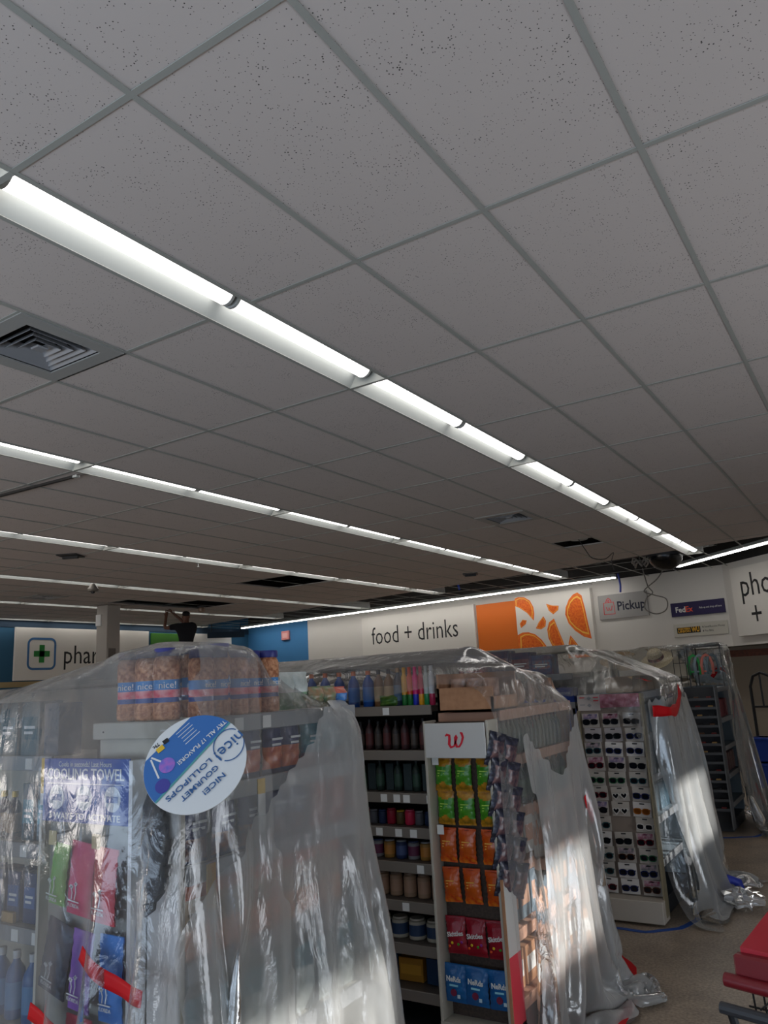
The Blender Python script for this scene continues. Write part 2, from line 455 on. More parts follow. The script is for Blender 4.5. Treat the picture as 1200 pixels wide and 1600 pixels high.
# ducts and hanging wires above the missing tiles
duct = MB().tube([(-16, 15.9, 3.98), (-9, 15.1, 3.98), (-2.2, 14.1, 3.98)], .2, 14).build('air_duct', mat('duct_grey', '2c2b2a', .6, bump=(8, .5, .02)), smooth='auto')
tag(duct, 'dark round air duct running above the missing ceiling tiles', 'duct')

# -------------------------------------------------------- strip lights
LENS = mat('lamp_lens', 'ffffff', .4, emit='fffaf5', es=3.8)
REFL = mat('white_reflector', 'a4a8a6', .45)
def make_troffer(n=2):
    t = thing('strip_light', '', '')
    L = 1.22 * n; m = MB(); w = SW / 2 - .004; e = .012
    # reflector: two sloping wings, a flat top and closed ends
    prof = [(-w, 0), (-w + .006, 0), (-.060, .095), (.060, .095), (w - .006, 0), (w, 0), (w, .14), (-w, .14)]
    V = [(x, y, z) for y in (e, L - e) for x, z in prof]; k = len(prof)
    m.add(V, [(i, i + 1, i + 1 + k, i + k) for i in range(k - 1)] + [(k - 1, 0, k, 2*k - 1)])
    m.add([(x, y, z) for y in (e, e + .004) for x, z in prof], [tuple(range(k))])
    m.add([(x, L - e, z) for x, z in prof], [tuple(range(k))[::-1]])
    m.build('housing', REFL, t)
    for ya in (0, L - e): MB().box(-w, w, ya, ya + e, -.004, .10).build('end_frame', TBAR, t)
    for q in range(n):
        y0 = q * 1.22 + (.055 if q == 0 else .03); y1 = (q + 1) * 1.22 - (.055 if q == n - 1 else .03)
        m = MB(); ns = 10
        V = [(.058 * math.cos(PI + PI * i / ns), y, .094 + .058 * 1.15 * math.sin(PI + PI * i / ns)) for y in (y0, y1) for i in range(ns + 1)]
        m.add(V, [(i, i + 1, i + 2 + ns, i + 1 + ns) for i in range(ns)] + [tuple(range(ns + 1))[::-1], tuple(range(ns + 1, 2*ns + 2))])
        ln = m.build('lens', LENS, t, smooth='auto')
        for ya, yb in ((y0 - .018, y0 - .001), (y1 + .001, y1 + .018)):
            m = MB(); V = [(.061 * math.cos(PI + PI * i / ns), y, .095 + .061 * 1.15 * math.sin(PI + PI * i / ns)) for y in (ya, yb) for i in range(ns + 1)]
            m.add(V, [(i, i + 1, i + 2 + ns, i + 1 + ns) for i in range(ns)] + [tuple(range(ns + 1))[::-1], tuple(range(ns + 1, 2*ns + 2))])
            m.build('lamp_holder', mat('lamp_holder_grey', 'a9aaa8', .5), ln)
    return t
ROW = ['nearest row', 'second row', 'third row', 'fourth row', 'fifth row', 'farthest row by the left wall']
RANGE = [(-2, 10), (0, 11), (2, 11), (4, 12), (4, 12), (6, 12)]
for rI, (a, b) in enumerate(RANGE):
    j = a; q = 0; xc = (strips[rI][0] + strips[rI][1]) / 2
    while j < b:
        n = 2 if j + 2 <= b else 1
        inst('troffer%d' % n, (lambda n=n: make_troffer(n)), (xc, YL(j), ZC), 0,
             'recessed white strip light, %s from the left in the %s' % (ORD[q], ROW[rI]), 'ceiling light', 'recessed strip lights in the ceiling')
        j += n; q += 1
# continuous slim lights along the far walls
def make_cove(L=2.6):
    t = thing('slim_strip_light', '', '')
    MB().box(0, L, -.05, .05, .012, .07, b=.008).build('housing', REFL, t)
    MB().box(.01, L - .01, -.045, .045, -.006, .011).build('lens', mat('slim_lens', 'ffffff', .4, emit='fffbf6', es=9.5), t)
    return t
nseg = 4; xa = -16.1; L = 2.62
for q in range(4):
    x = xa + q * 2.93
    inst('cove', make_cove, (x, YWALL(x) - .55, ZC), TH, 'slim linear light hung along the far wall, %s from the left corner' % ORD[q], 'ceiling light', 'slim lights along the far wall', scale=2.93 / 2.6 * 1.008)
P0 = Vector((-3.07, 15.08)); P1 = Vector((-1.32, 13.34)); dd = (P1 - P0); ang = math.atan2(dd.y, dd.x); dd.normalize()
for q in range(2):
    p = P0 + dd * 2.62 * q
    inst('cove', make_cove, (p.x, p.y, ZC), ang, ['slim linear light on the angled wall, starting beside the black dome', 'slim linear light on the angled wall above the photo sign'][q], 'ceiling light', 'slim lights along the far wall')

for q, (x, y) in enumerate(((.35, 13.9), (.35, 15.6))):  # out-of-view lamps added to brighten the back room
    inst('cove', make_cove, (x, y, 2.035), .3, 'added slim fill light under the soffit of the back room, %s' % ('nearer one', 'farther one')[q], 'ceiling light', None)
# -------------------------------------------------------- ceiling fittings
VDARK = mat('vent_throat', '0e0d0d', .9)
VLOUV = mat('vent_louvre', '8e8f92', .45)
def make_diffuser():
    t = thing('air_diffuser', '', '')
    c = SB / 2; m = MB(); h = c - .008; i = .215
    m.box(-h, h, -h, -i, -.006, .002); m.box(-h, h, i, h, -.006, .002); m.box(-h, -i, -i, i, -.006, .002); m.box(i, h, -i, i, -.006, .002)
    m.build('face_frame', mat('vent_frame', '9b9b98', .5), t)
    MB().box(-.24, .24, -.24, .24, .10, .11).build('throat', VDARK, t)
    for k in range(4):
        r = .205 - k * .043; m = MB()
        # four sloping blades of one square ring
        r2 = r - .034
        for s in range(4):
            M4 = Matrix.Rotation(PI / 2 * s, 4, 'Z'); m.M = M4
            V = [(-r, -r, .002), (r, -r, .002), (r2, -r2, .045), (-r2, -r2, .045), (-r, -r, .005), (r, -r, .005), (r2, -r2, .048), (-r2, -r2, .048)]
            m.add(V, [(0,3,2,1),(4,5,6,7),(0,1,5,4),(1,2,6,5),(2,3,7,6),(3,0,4,7)])
        m.M = None
        m.build('louvre_ring', VLOUV, t)
    MB().box(-.034, .034, -.034, .034, .0, .012, b=.005).build('centre_plate', VLOUV, t)
    return t
inst('diff', make_diffuser, (-3.822 + SB/2, 1.977 + .305, ZC), 0, 'square louvred air diffuser in the ceiling at the left edge', 'air vent', 'square ceiling diffusers')
inst('diff', make_diffuser, (-3.822 + SB/2, 8.077 + .305, ZC), 0, 'square louvred air diffuser nearest the open tile with hanging wires', 'air vent', 'square ceiling diffusers')
inst('diff', make_diffuser, (-12.5, 8.4, ZC - .004), 0, 'small far air diffuser left of the white column', 'air vent', 'square ceiling diffusers')

def wire(name, pts, r, mt, label, cat='cable'):
    P = [Vector(p) for p in pts]; out = []
    for i in range(len(P) - 1):
        p0, p1, p2, p3 = P[max(i-1,0)], P[i], P[i+1], P[min(i+2, len(P)-1)]
        for q in range(6):
            t = q / 6; out.append(.5*((2*p1) + (p2-p0)*t + (2*p0-5*p1+4*p2-p3)*t*t + (3*p1-p0-3*p2+p3)*t**3))
    out.append(P[-1])
    return tag(MB().tube(out, r, 6).build(name, mt, smooth=True), label, cat)
WIREG = mat('grey_cable', '77736c', .5)
wire('hanging_cable', [(-3.5, 10.75, 3.70), (-3.42, 10.85, 3.5), (-3.35, 10.9, 3.38), (-3.2, 11.0, 3.36), (-3.1, 11.1, 3.45), (-3.14, 11.1, 3.33), (-3.12, 11.1, 3.2)], .006, mat('black_cable', '2a2827', .5), 'thin dark wires hanging out of the open tile')
tr = thing('junction_plate', 'white oval fitting inside the open ceiling tile with hanging wires', 'ceiling fitting', (-3.5, 10.85, ZC + .05))
MB().lathe([(.0, 0), (.12, 0), (.14, .03), (.10, .05)], n=20).build('ring', REFL, tr, smooth='auto')
MB().box(-.02, .02, -.02, .02, .05, .75).build('stem', DGREY, tr)
wire('cable_loop', [(-3.85, 15.7, 3.75), (-3.8, 15.72, 3.4), (-3.72, 15.72, 3.25), (-3.85, 15.72, 3.15), (-3.9, 15.72, 2.95), (-3.7, 15.72, 2.83), (-3.5, 15.72, 2.9), (-3.48, 15.72, 3.1), (-3.7, 15.72, 3.2), (-3.88, 15.72, 3.3), (-3.6, 15.7, 3.5), (-3.4, 15.7, 3.75)], .012, WIREG, 'grey cable loop dangling in front of the pickup sign')
wire('blue_cable', [(-4.4, 15.9, 3.72), (-4.38, 15.9, 3.5), (-4.4, 15.92, 3.34)], .02, mat('blue_cable', '23358c', .5), 'short blue cable end hanging above the grey sign')
wire('blue_cable', [(-7.3, 14.4, 4.38), (-7.3, 14.4, 3.9), (-7.3, 14.4, 3.75), (-7.28, 14.42, 3.6)], .02, mat('bright_blue_cable', '2f55d8', .5), 'bright blue cable end hanging in the open ceiling left')
d = thing('ceiling_dome', 'large black half dome hanging in the open ceiling above the courier sign', 'dome', (-2.94, 13.63, ZC))
MB().lathe([(.02, -.21), (.10, -.20), (.19, -.15), (.26, -.06), (.28, .02), (.28, .06)], n=32).build('bowl', mat('dome_black', '0c0c0d', .25), d, smooth='auto')
MB().lathe([(.285, .03), (.295, .03), (.295, .07), (.285, .07)], n=32).build('rim', DGREY, d, smooth='auto')
t = thing('cable_bundle', 'pale bundle of coiled tubing beside the black dome in the open ceiling', 'ceiling fitting', (-3.45, 13.9, ZC - .02))
MB().tube([(0, 0, .05), (.02, 0, .4), (0, 0, .77)], .01, 6).build('support_wire', DGREY, t)
for k in range(3):
    MB().tube([(-.12 + .022*i + .03*math.cos(i*1.1 + k), .05*math.sin(i*.9 + k), .04*k + .05*math.sin(i*1.7 + 2*k)) for i in range(13)], .016, 6).build('tubing', mat('tubing_pale', '8f8a84', .4), t, smooth=True)
def make_speaker():
    t = thing('ceiling_speaker', '', ''); m = MB()
    m.box(-.13, .13, -.13, .13, .0, .02); m.build('plate', BLACK, t)
    MB().box(-.10, .10, -.02, .02, -.03, 0).build('clip', BLACK, t); return t
inst('spk', make_speaker, (-8.65, 6.18, ZC - .012), .5, 'small black ceiling fitting at the left above the third light row', 'ceiling fitting', 'small black ceiling fittings')
inst('spk', make_speaker, (-6.06, 12.48, ZC - .012), .4, 'small black ceiling fitting above the food and drinks sign', 'ceiling fitting', 'small black ceiling fittings')
t = thing('security_camera', 'grey cone camera dome hanging below the fourth light row', 'camera', (-10.62, 8.02, ZC))
MB().lathe([(.04, -.13), (.08, -.12), (.09, -.09), (.03, 0)], n=18).build('cone', mat('camera_grey', '6a645d', .5), t, smooth='auto')
MB().lathe([(.015, -.16), (.03, -.15), (.035, -.13)], n=18).build('eye', BLACK, t, smooth='auto')
t = thing('sprinkler_head', 'tiny white sprinkler head beside the third light row', 'sprinkler', (-8.11, 7.88, ZC))
MB().lathe([(.035, -.004), (.035, .0)], n=14).build('escutcheon', REFL, t); MB().lathe([(.008, -.05), (.01, -.004)], n=10).build('stem', STEEL, t)
MB().lathe([(.022, -.055), (.022, -.05)], n=12).build('deflector', REFL, t)
# loose bar hanging from the grid next to the second light row
t = thing('loose_grid_bar', 'dark loose grid bar hanging at the left below the second light row', 'grid bar', (-5.30, 3.83, ZC - .03), 0)
MB().box(-1.6, 0, -.012, .012, -.02, .0).build('bar', mat('bar_dark', '2b2927', .6), t); MB().box(-.05, .0, -.016, .016, -.022, -.004).build('end_clip', REFL, t)
t.rotation_euler.y = .02

# -------------------------------------------------------- column
m = MB(); m.box(-.16, .16, -.16, .16, 0, ZC - .01, b=.01)
t = thing('support_column', 'white square column standing in front of the pharmacy sign', 'column', (-13.0, 10.2, 0))
m.build('shaft', mat('column_paint', 'aaa49c', .7), t)
MB().box(-.165, .165, -.165, .165, 0, .1).build('base_trim', DGREY, t)
MB().box(.16, .175, -.11, .05, 2.45, 2.75).build('notice', mat('column_notice', '6b655f', .7), t)
MB().box(-.15, 0, -.185, -.16, 3.2, 3.42).build('sensor', WHITE, t)

# ================================================================== WALL SIGNS
SIGNW = mat('sign_white', 'dedad2', .6)
def bw(x, z, off=.0): return (x - .151 * off, YWALL(x) - .9885 * off, z)
def fit(o, width):
    xs_ = [v.co.x for v in o.data.vertices]; s_ = width / max(1e-4, (max(xs_) - min(xs_))); o.scale.x = s_; return o
def sign(name, label, xa, xb, z0, z1, mt, th=.06, off=.0, cat='sign'):
    xc = (xa + xb) / 2; w = (xb - xa) / .9885
    t = thing(name, label, cat, bw(xc, (z0 + z1) / 2, off), TH)
    MB().box(-w/2, w/2, -th, -.002, -(z1-z0)/2, (z1-z0)/2, b=.004).build('panel', mt, t)
    return t
t = sign('wall_sign', 'white sign board reading food + drinks on the far wall', -11.64, -8.06, 2.2, 3.5, SIGNW, .09)
fit(text('lettering', 'food + drinks', .64, INK, t, (-.07, -.092, .13), bold=-.004), 2.78)
t = sign('wall_panel', 'plain orange panel between the white sign and orange slices', -8.02, -6.93, 2.1, 3.47, mat('orange_panel', 'e0701a', .6), .05)
t = sign('wall_picture', 'white panel printed with scattered orange slices', -6.92, -5.09, 2.1, 3.53, SIGNW, .12, cat='picture')
OR1 = mat('orange_peel', 'e5601a', .5, noise=(14, .5, 'f07f1e')); OR2 = mat('orange_flesh', 'ee7a1a', .5, noise=(25, .6, 'd9520f')); OR3 = mat('orange_pith', 'f6bd4a', .6)
def slice_(cx, cz, r, a0, a1, squash=1., rot=0., flesh=OR2):
    def arc(rr, k0=a0, k1=a1, n=18):
        out = []
        for i in range(n + 1):
            a = k0 + (k1 - k0) * i / n; x, z = rr*math.cos(a), rr*math.sin(a)*squash
            out.append((cx + x*math.cos(rot) - z*math.sin(rot), cz + x*math.sin(rot) + z*math.cos(rot)))
        return out
    for rr, mt, y in ((r, OR1, -.1225), (r*.90, OR3, -.1235), (r*.82, flesh, -.1245)):
        poly = [p for p in arc(rr)]
        poly = [(min(max(p[0], -.922), .922), min(max(p[1], -.712), .712)) for p in poly]
        MB().prism(poly, y, y + .0018).build('orange_slice', mt, t)
def zp(X, Y): return ((X - 473 - .05*(Y - 335)) * .00352 - .925, .715 - (Y - (335 - .11*(X - 460))) * .00372)
def wedge(outer_, flesh=None, pith=None):
    cz_ = [zp(*p) for p in outer_]; cx_ = sum(p[0] for p in cz_)/len(cz_); cy_ = sum(p[1] for p in cz_)/len(cz_)
    for k, (f_, mt) in enumerate(((1, OR1), (.84, OR3), (.76, OR2))):
        MB().prism([(min(max(cx_ + (x-cx_)*f_, -.922), .922), min(max(cy_ + (z-cy_)*f_, -.712), .712)) for x, z in cz_], -.1225 - .001*k, -.1205 - .001*k).build('orange_slice', mt, t)
wedge([(468,342),(500,330),(545,332),(585,352),(608,390),(612,430),(606,470),(560,425),(510,398),(468,388)])
wedge([(700,370),(745,380),(785,380),(780,405),(745,430),(715,410)]); wedge([(503,492),(525,467),(555,470),(547,492),(512,516)]); wedge([(618,516),(640,480),(675,443),(692,470),(686,502),(655,520)])
wedge([(826,430),(832,390),(855,345),(885,315),(915,303),(942,320),(958,390),(972,470),(990,562),(940,552),(885,520),(845,480)])
wedge([(747,455),(712,478),(697,520),(703,570),(725,612),(760,640),(800,650),(822,642),(800,580),(770,510)])
wedge([(483,560),(520,543),(565,540),(610,550),(655,580),(685,615),(705,665),(700,720),(483,720)]); wedge([(852,548),(838,590),(830,650),(834,700),(980,700),(940,645),(890,590)])
t = sign('wall_sign', 'grey pickup sign with a red shopping bag outline', -4.97, -3.92, 2.84, 3.34, mat('sign_grey', '9d9b98', .6), .04)
fit(text('lettering', 'Pickup', .26, mat('pickup_ink', '23253a', .6), t, (.18, -.042, -.01), bold=.02), .60)
m = MB()
for pts in ([(-.42,-.15),(-.18,-.15),(-.19,.09),(-.41,.09),(-.42,-.15)], [(-.36,.09),(-.34,.15),(-.30,.18),(-.26,.15),(-.24,.09)], [(-.36,.0),(-.34,-.07),(-.31,-.07),(-.30,-.01),(-.28,-.07),(-.25,-.07),(-.23,.02)], [(-.32,.12),(-.30,.14),(-.28,.12),(-.30,.10),(-.32,.12)]):
    m.ribbon(pts, .014, -.044, -.041)
m.build('bag_icon', mat('sign_red', 'd8323a', .6), t)
t = sign('wall_sign', 'dark purple courier sign with white and orange lettering', -3.47, -2.46, 2.755, 3.02, mat('courier_purple', '20144a', .55), .05)
fit(text('lettering', 'Fed', .15, PAPER, t, (-.325, -.052, -.01), bold=.02), .19); fit(text('lettering', 'Ex', .15, mat('courier_orange', 'f0502a', .55), t, (-.16, -.052, -.01), bold=.02), .14)
fit(text('lettering', 'Pick up and drop off here', .05, PAPER, t, (.25, -.052, .0)), .42)
t = sign('wall_sign', 'cream money transfer sign with a black and yellow logo', -3.47, -2.46, 2.36, 2.61, mat('sign_cream', 'c4c0b4', .6), .03)
MB().box(-.45, .0, -.034, -.030, -.06, .055).build('logo_box', INK, t)
for b_, z in (('WESTERN', .022), ('UNION', -.025)): fit(text('lettering', b_, .06, mat('logo_yellow', 'f0b428', .5), t, (-.31, -.036, z), bold=.02), .24)
fit(text('lettering', 'WU', .13, MATS['logo_yellow'], t, (-.09, -.036, -.002), bold=.03), .15)
fit(text('lettering', 'Send/Receive Money', .05, INK, t, (.27, -.032, .035)), .38); fit(text('lettering', 'Pay Bills', .05, INK, t, (.16, -.032, -.04)), .16)
for z in (.035, -.04): MB().box(.045, .06, -.033, -.030, z - .015, z + .015).build('tick_box', INK, t)
# angled wall sign
p = A + D * .30; sgn = thing('wall_sign', 'large white photo sign board on the angled wall at right', 'sign', (p.x, p.y, 2.9), math.atan2(D.y, D.x))
MB().box(0, 3.2, -.09, -.002, -.62, .62, b=.004).build('panel', SIGNW, sgn)
text('lettering', 'photo', .60, INK, sgn, (.22, -.092, .26), align='LEFT', sx=.9)
text('lettering', '+ tech', .60, INK, sgn, (.40, -.092, -.28), align='LEFT', sx=.9)
# left wall
def lsign(name, label, ya, yb, z0, z1, mt, th=.06, cat='sign'):
    t = thing(name, label, cat, (XL + .012, (ya + yb) / 2, (z0 + z1) / 2), PI / 2)
    MB().box(-(yb-ya)/2, (yb-ya)/2, -th, -.002, -(z1-z0)/2, (z1-z0)/2, b=.004).build('panel', mt, t); return t
t = lsign('wall_sign', 'white pharmacy sign with a green cross behind the column', 10.34, 14.1, 2.28, 3.46, SIGNW)
m = MB(); c = -1.22; R_ = .34
path = []
for cx, cz, a0 in ((c+.22, .0+.22, 0), (c-.22, .22, PI/2), (c-.22, -.22, PI), (c+.22, -.22, 1.5*PI)):
    for i in range(6): a = a0 + PI/2*i/5; path.append((cx + .12*math.cos(a), cz + .12*math.sin(a)))
path.append(path[0]); m.ribbon(path, .05, -.064, -.060); m.build('cross_frame', mat('sign_blue', '3d6fa0', .6), t)
m = MB(); m.box(c-.065, c+.065, -.066, -.061, -.20, .20); m.box(c-.20, c+.20, -.066, -.0612, -.065, .065); m.build('cross', mat('sign_green', '1b7a2e', .6), t)
text('lettering', 'pharmacy', .62, INK, t, (-.67, -.062, -.04), align='LEFT', sx=.88)
t = lsign('wall_panel', 'green panel behind the person with raised arms', 14.2, 15.5, 2.2, 3.42, mat('green_panel', '3d7a1e', .6), .04, 'panel')
t = lsign('wall_sign', 'white services sign to the right of the standing person', 15.6, 17.2, 2.2, 3.44, SIGNW, .06)
text('lettering', 'services', .34, INK, t, (-.6, -.062, -.38), align='LEFT', sx=.9)
t = thing('alarm_box', 'small pink and white box on the blue wall', 'alarm', bw(-14.68, 3.30, 0), TH)
MB().box(-.16, .16, -.07, -.002, -.13, .13, b=.01).build('case', mat('alarm_pink', 'd98a86', .5), t); MB().box(-.1, .1, -.075, -.07, -.07, .07).build('face', mat('alarm_face', 'e8b0aa', .5), t)
t = thing('hanging_sign', 'small dark hanging sign below the far lights', 'sign', (-15.2, 15.8, 3.32), .9)
MB().box(-.5, .5, -.03, .03, -.08, .08).build('panel', NAVYW, t); MB().box(-.4, -.38, -.01, .01, .08, .30).build('rod', BLACK, t); MB().box(.38, .4, -.01, .01, .08, .30).build('rod', BLACK, t)

# ================================================================== PERSON ON A LADDER
def skin(name, verts, edges, radii, mt, parent=None, root=0, sub=2):
    me = bpy.data.meshes.new(name); me.from_pydata(verts, edges, []); me.materials.append(mt)
    o = bpy.data.objects.new(name, me); COL.objects.link(o)
    if parent: o.parent = parent
    md = o.modifiers.new('skin', 'SKIN'); md.use_smooth_shade = True
    for i, r in enumerate(radii):
        sv = me.skin_vertices[0].data[i]; rr = r if isinstance(r, tuple) else (r, r); sv.radius = rr; sv.use_root = (i == root)
    s = o.modifiers.new('sub', 'SUBSURF'); s.levels = sub; s.render_levels = sub
    return o
SKINM = mat('skin_tone', '6a4636', .6); CLOTH = mat('black_cloth', '0f1118', .9); HAIR = mat('black_hair', '0b0a0a', .8)
def build_person():
    # local frame: faces +y, feet at z = 0
    V = []; E_ = []; Rr = []
    def add(p, r, par=None):
        V.append(p); Rr.append(r)
        if par is not None: E_.append((par, len(V) - 1))
        return len(V) - 1
    pel = add((0, 0, .95), (.15, .11)); wa = add((0, .0, 1.12), (.135, .10), pel); ch = add((0, -.01, 1.30), (.165, .11), wa); nk0 = add((0, 0, 1.44), (.08, .07), ch)
    nk = add((0, .02, 1.50), .052, nk0); hd0 = add((0, .05, 1.56), .075, nk); hd1 = add((0, .05, 1.64), (.082, .098), hd0); hd2 = add((0, .03, 1.71), (.07, .085), hd1)
    no = add((0, .15, 1.62), .012, hd0)
    for s in (-1, 1):
        h = add((s*.09, 0, .90), .095, pel); k = add((s*.10, .02, .50), .058, h); a = add((s*.10, -.02, .09), .04, k); f = add((s*.11, .12, .035), (.04, .03), a)
        ear = add((s*.085, .04, 1.61), .014, hd0)
    hands = []
    def arm(sh, el, wr, out):
        a = add(sh, .06, ch); e = add(el, .042, a); w = add(wr, .028, e)
        d = (Vector(wr) - Vector(el)).normalized(); side = d.cross(Vector((0, 1, 0))).normalized()
        pm = Vector(wr) + d * .07; p = add(tuple(pm), (.036, .018), w)
        for q in range(4):
            b = pm + side * (.027 - .018*q) + d * .03; t1 = b + d*.03*(1, 1.1, 1.05, .85)[q] + Vector((0, .01, 0)); t2 = t1 + d*.025 + Vector((0, .018, 0))
            i1 = add(tuple(b), .009, p); i2 = add(tuple(t1), .008, i1); add(tuple(t2), .007, i2)
        tb = pm + side * .035 * out; i1 = add(tuple(Vector(wr) + d*.03 + side*.03*out), .010, w); add(tuple(tb + side*.02*out + Vector((0, .02, 0))), .008, i1)
    arm((-.19, 0, 1.40), (-.44, .05, 1.37), (-.40, .12, 1.62), 1)
    arm((.19, 0, 1.40), (.02, .22, 1.47), (-.22, .24, 1.68), -1)
    t = thing('person', 'person in a black t-shirt seen from behind, arms raised into the ceiling', 'person')
    skin('body', V, E_, Rr, SKINM, t)
    sv = [(0,0,.93), (0,0,1.12), (0,-.01,1.30), (0,0,1.43), (-.19,0,1.40), (-.36,.035,1.375), (.19,0,1.40), (.08,.15,1.45)]
    skin('t_shirt', sv, [(0,1),(1,2),(2,3),(2,4),(4,5),(2,6),(6,7)], [(.165,.125),(.155,.12),(.185,.13),(.085,.085),.078,.062,.078,.062], CLOTH, t)
    tv = [(0,0,.93), (0,0,.97)]; te = [(0,1)]; tr_ = [(.16,.125), (.155,.12)]
    for s in (-1, 1):
        n = len(tv); tv += [(s*.09,0,.88), (s*.10,.02,.50), (s*.10,-.02,.10)]; te += [(0,n),(n,n+1),(n+1,n+2)]; tr_ += [.105, .075, .06]
    skin('trousers', tv, te, tr_, mat('dark_trousers', '16171c', .9), t)
    skin('hair', [(0,.02,1.60),(0,.02,1.66),(0,.0,1.72)], [(0,1),(1,2)], [(.086,.09),(.092,.104),(.075,.085)], HAIR, t)
    for s in (-1, 1): skin('shoe', [(s*.10,-.05,.05),(s*.105,.05,.045),(s*.11,.14,.035)], [(0,1),(1,2)], [(.045,.05),(.048,.045),(.042,.033)], BLACK, t)
    return t
pr = build_person(); pr.location = (-12.45, 11.75, 1.80); pr.rotation_euler.z = .95
t = thing('step_ladder', 'tall step ladder under the person with raised arms', 'ladder', (-12.45, 11.75, 0), .95)
LAD = mat('ladder_yellow', 'c98a22', .5)
for s in (-1, 1):
    MB().tube([(s*.30, -.28, 0), (s*.22, .05, 1.98)], .02, 6).build('front_rail', LAD, t); MB().tube([(s*.30, .75, 0), (s*.22, .16, 1.98)], .018, 6).build('rear_rail', LAD, t)
for k in range(6):
    z = .3 + k * .3; y = -.28 + .33 * z / 1.98; MB().box(-.27, .27, y - .02, y + .09, z - .02, z).build('step', STEEL, t)
MB().box(-.25, .25, -.10, .22, 1.76, 1.795).build('top_cap', LAD, t)
lamp = thing('lamp_head', 'small round lamp above the head of the person on the ladder', 'lamp', (-12.25, 12.0, ZC - .02))
MB().lathe([(.03, -.11), (.07, -.09), (.075, -.03), (.04, 0)], n=16).build('bulb', mat('dull_glass', '8a7260', .4), lamp, smooth='auto'); MB().lathe([(.09, 0), (.09, .02)], n=16).build('collar', DGREY, lamp)

# ================================================================== SHELVING
def gondola(name, label, fr, w, d, ztop, shelves, rails=True, side=True, back=None, mt=CREAM, railm=None, tags=(), double=False, group=None):
    """local frame: x 0..w along the run, front edge y = 0, depth d"""
    M0 = fr
    t = thing(name, label, 'shelf unit', M0[0], M0[1], group)
    MB().box(0, w, .03, d, 0, .12, b=.004).build('base_deck', DGREY, t)
    MB().box(0, w, (d/2 if double else d) - .015, (d/2 if double else d), .12, ztop).build('back_panel', back or mt, t)
    if side:
        for x in (0, w - .018): MB().box(x, x + .018, .02 if side == 'full' else d*.55, d, .12, ztop).build('upright', mt, t)
    for k, z in enumerate(shelves):
        s = MB().box(.02, w - .02, .012, d - .02, z - .03, z).build('shelf', mt, t)
        if rails: 
            r = MB().box(.012, w - .012, 0, .012, z - .045, z + .006, b=.002).build('price_rail', railm or GREY, s)
            tg = [q for q in tags if q[0] == k]
            for (_, x, kind) in tg:
                m = MB()
                if kind == 'w': m.box(x, x + .04, -.003, 0, z - .04, z - .002); mtt = PAPER
                else: m.box(x, x + .034, -.004, 0, z - .045, z, 0); m.box(x, x + .034, -.004, 0, z - .12, z - .045, 0 if kind == 'y' else 1); m.box(x, x+.034, -.004, 0, z - .16, z - .12, 1); mtt = [YEL, PAPER]
                m.build('price_tag', mtt, s)
    return t

# ------------------------------------------------------------------ product makers
def bag_mesh(w, h, d, zone=None, n=14, seed=0, hole=True, flatbottom=False):
    """a filled foil bag hanging at its top: back at y=0, bulging towards -y, top at z=0"""
    m = MB(); nz = n + 6; rnd = random.Random(seed); ph = [rnd.random()*6 for _ in range(6)]
    def pt(i, j, side):
        u = i / n; v = j / nz
        e = max(0, math.sin(PI*u)) ** .55 * max(0, math.sin(PI*min(1, max(0, (v - .06) / .88)))) ** .6
        x = (u - .5) * w * (1 - .06 * math.sin(PI*v)); z = -v * h
        y = d * e * .5 * (1 + .10*math.sin(9*u + ph[0] + 5*v) + .08*math.sin(17*v + ph[1] + 4*u)) + .002
        return (x + .002*math.sin(40*v), (-y if side else y) - d*.35, z)
    V = [pt(i, j, 1) for j in range(nz+1) for i in range(n+1)] + [pt(i, j, 0) for j in range(nz+1) for i in range(n+1)]
    N_ = (n+1)*(nz+1); Fc = []; mi = []
    for j in range(nz):
        for i in range(n):
            a = j*(n+1)+i; z_ = zone((i+.5)/n, (j+.5)/nz) if zone else 0
            Fc.append((a, a+1, a+n+2, a+n+1)[::-1]); mi.append(z_)
            Fc.append((a+N_, a+1+N_, a+n+2+N_, a+n+1+N_)); mi.append(z_)
    m.add(V, Fc, mi)
    return m
def foil(name, c, c2=None, sc=30): return mat(name, c, .28, spec=.6, noise=(sc, .6, c2) if c2 else None, bump=(35, .35, .01))
FY = foil('foil_yellow', 'b98618', '96600e'); FG = foil('foil_green', '2f8216', '539a24', 18); FGD = foil('foil_crisp', 'c98a1e', '8a6a14', 60)
FO = foil('foil_orange', 'cc5e10', 'b8400c', 14); FOD = foil('foil_red_crisp', 'c8380e', 'e8801a', 50)
FR = foil('foil_red', 'a00e28', '840a1e', 14); FB = foil('foil_blue', '166aa8', '0d5290', 10)
FBLK = foil('foil_dark', '10131f', '2e3048', 60); FMIX = foil('foil_mixed', '1a2038', '7a5a58', 45); FNAVY = foil('foil_navy', '1f2a55', '34406e', 20)
FGREY = foil('foil_pale', 'a9b2ae', 'cfd4cf', 20); FBRN = foil('foil_brown', '7a3d22', 'c8602a', 30); FTEAL = foil('foil_teal', '1d5a70', '2f8a96', 20); FPUR = foil('foil_purple', '4d3a78', '2c2a60', 20)
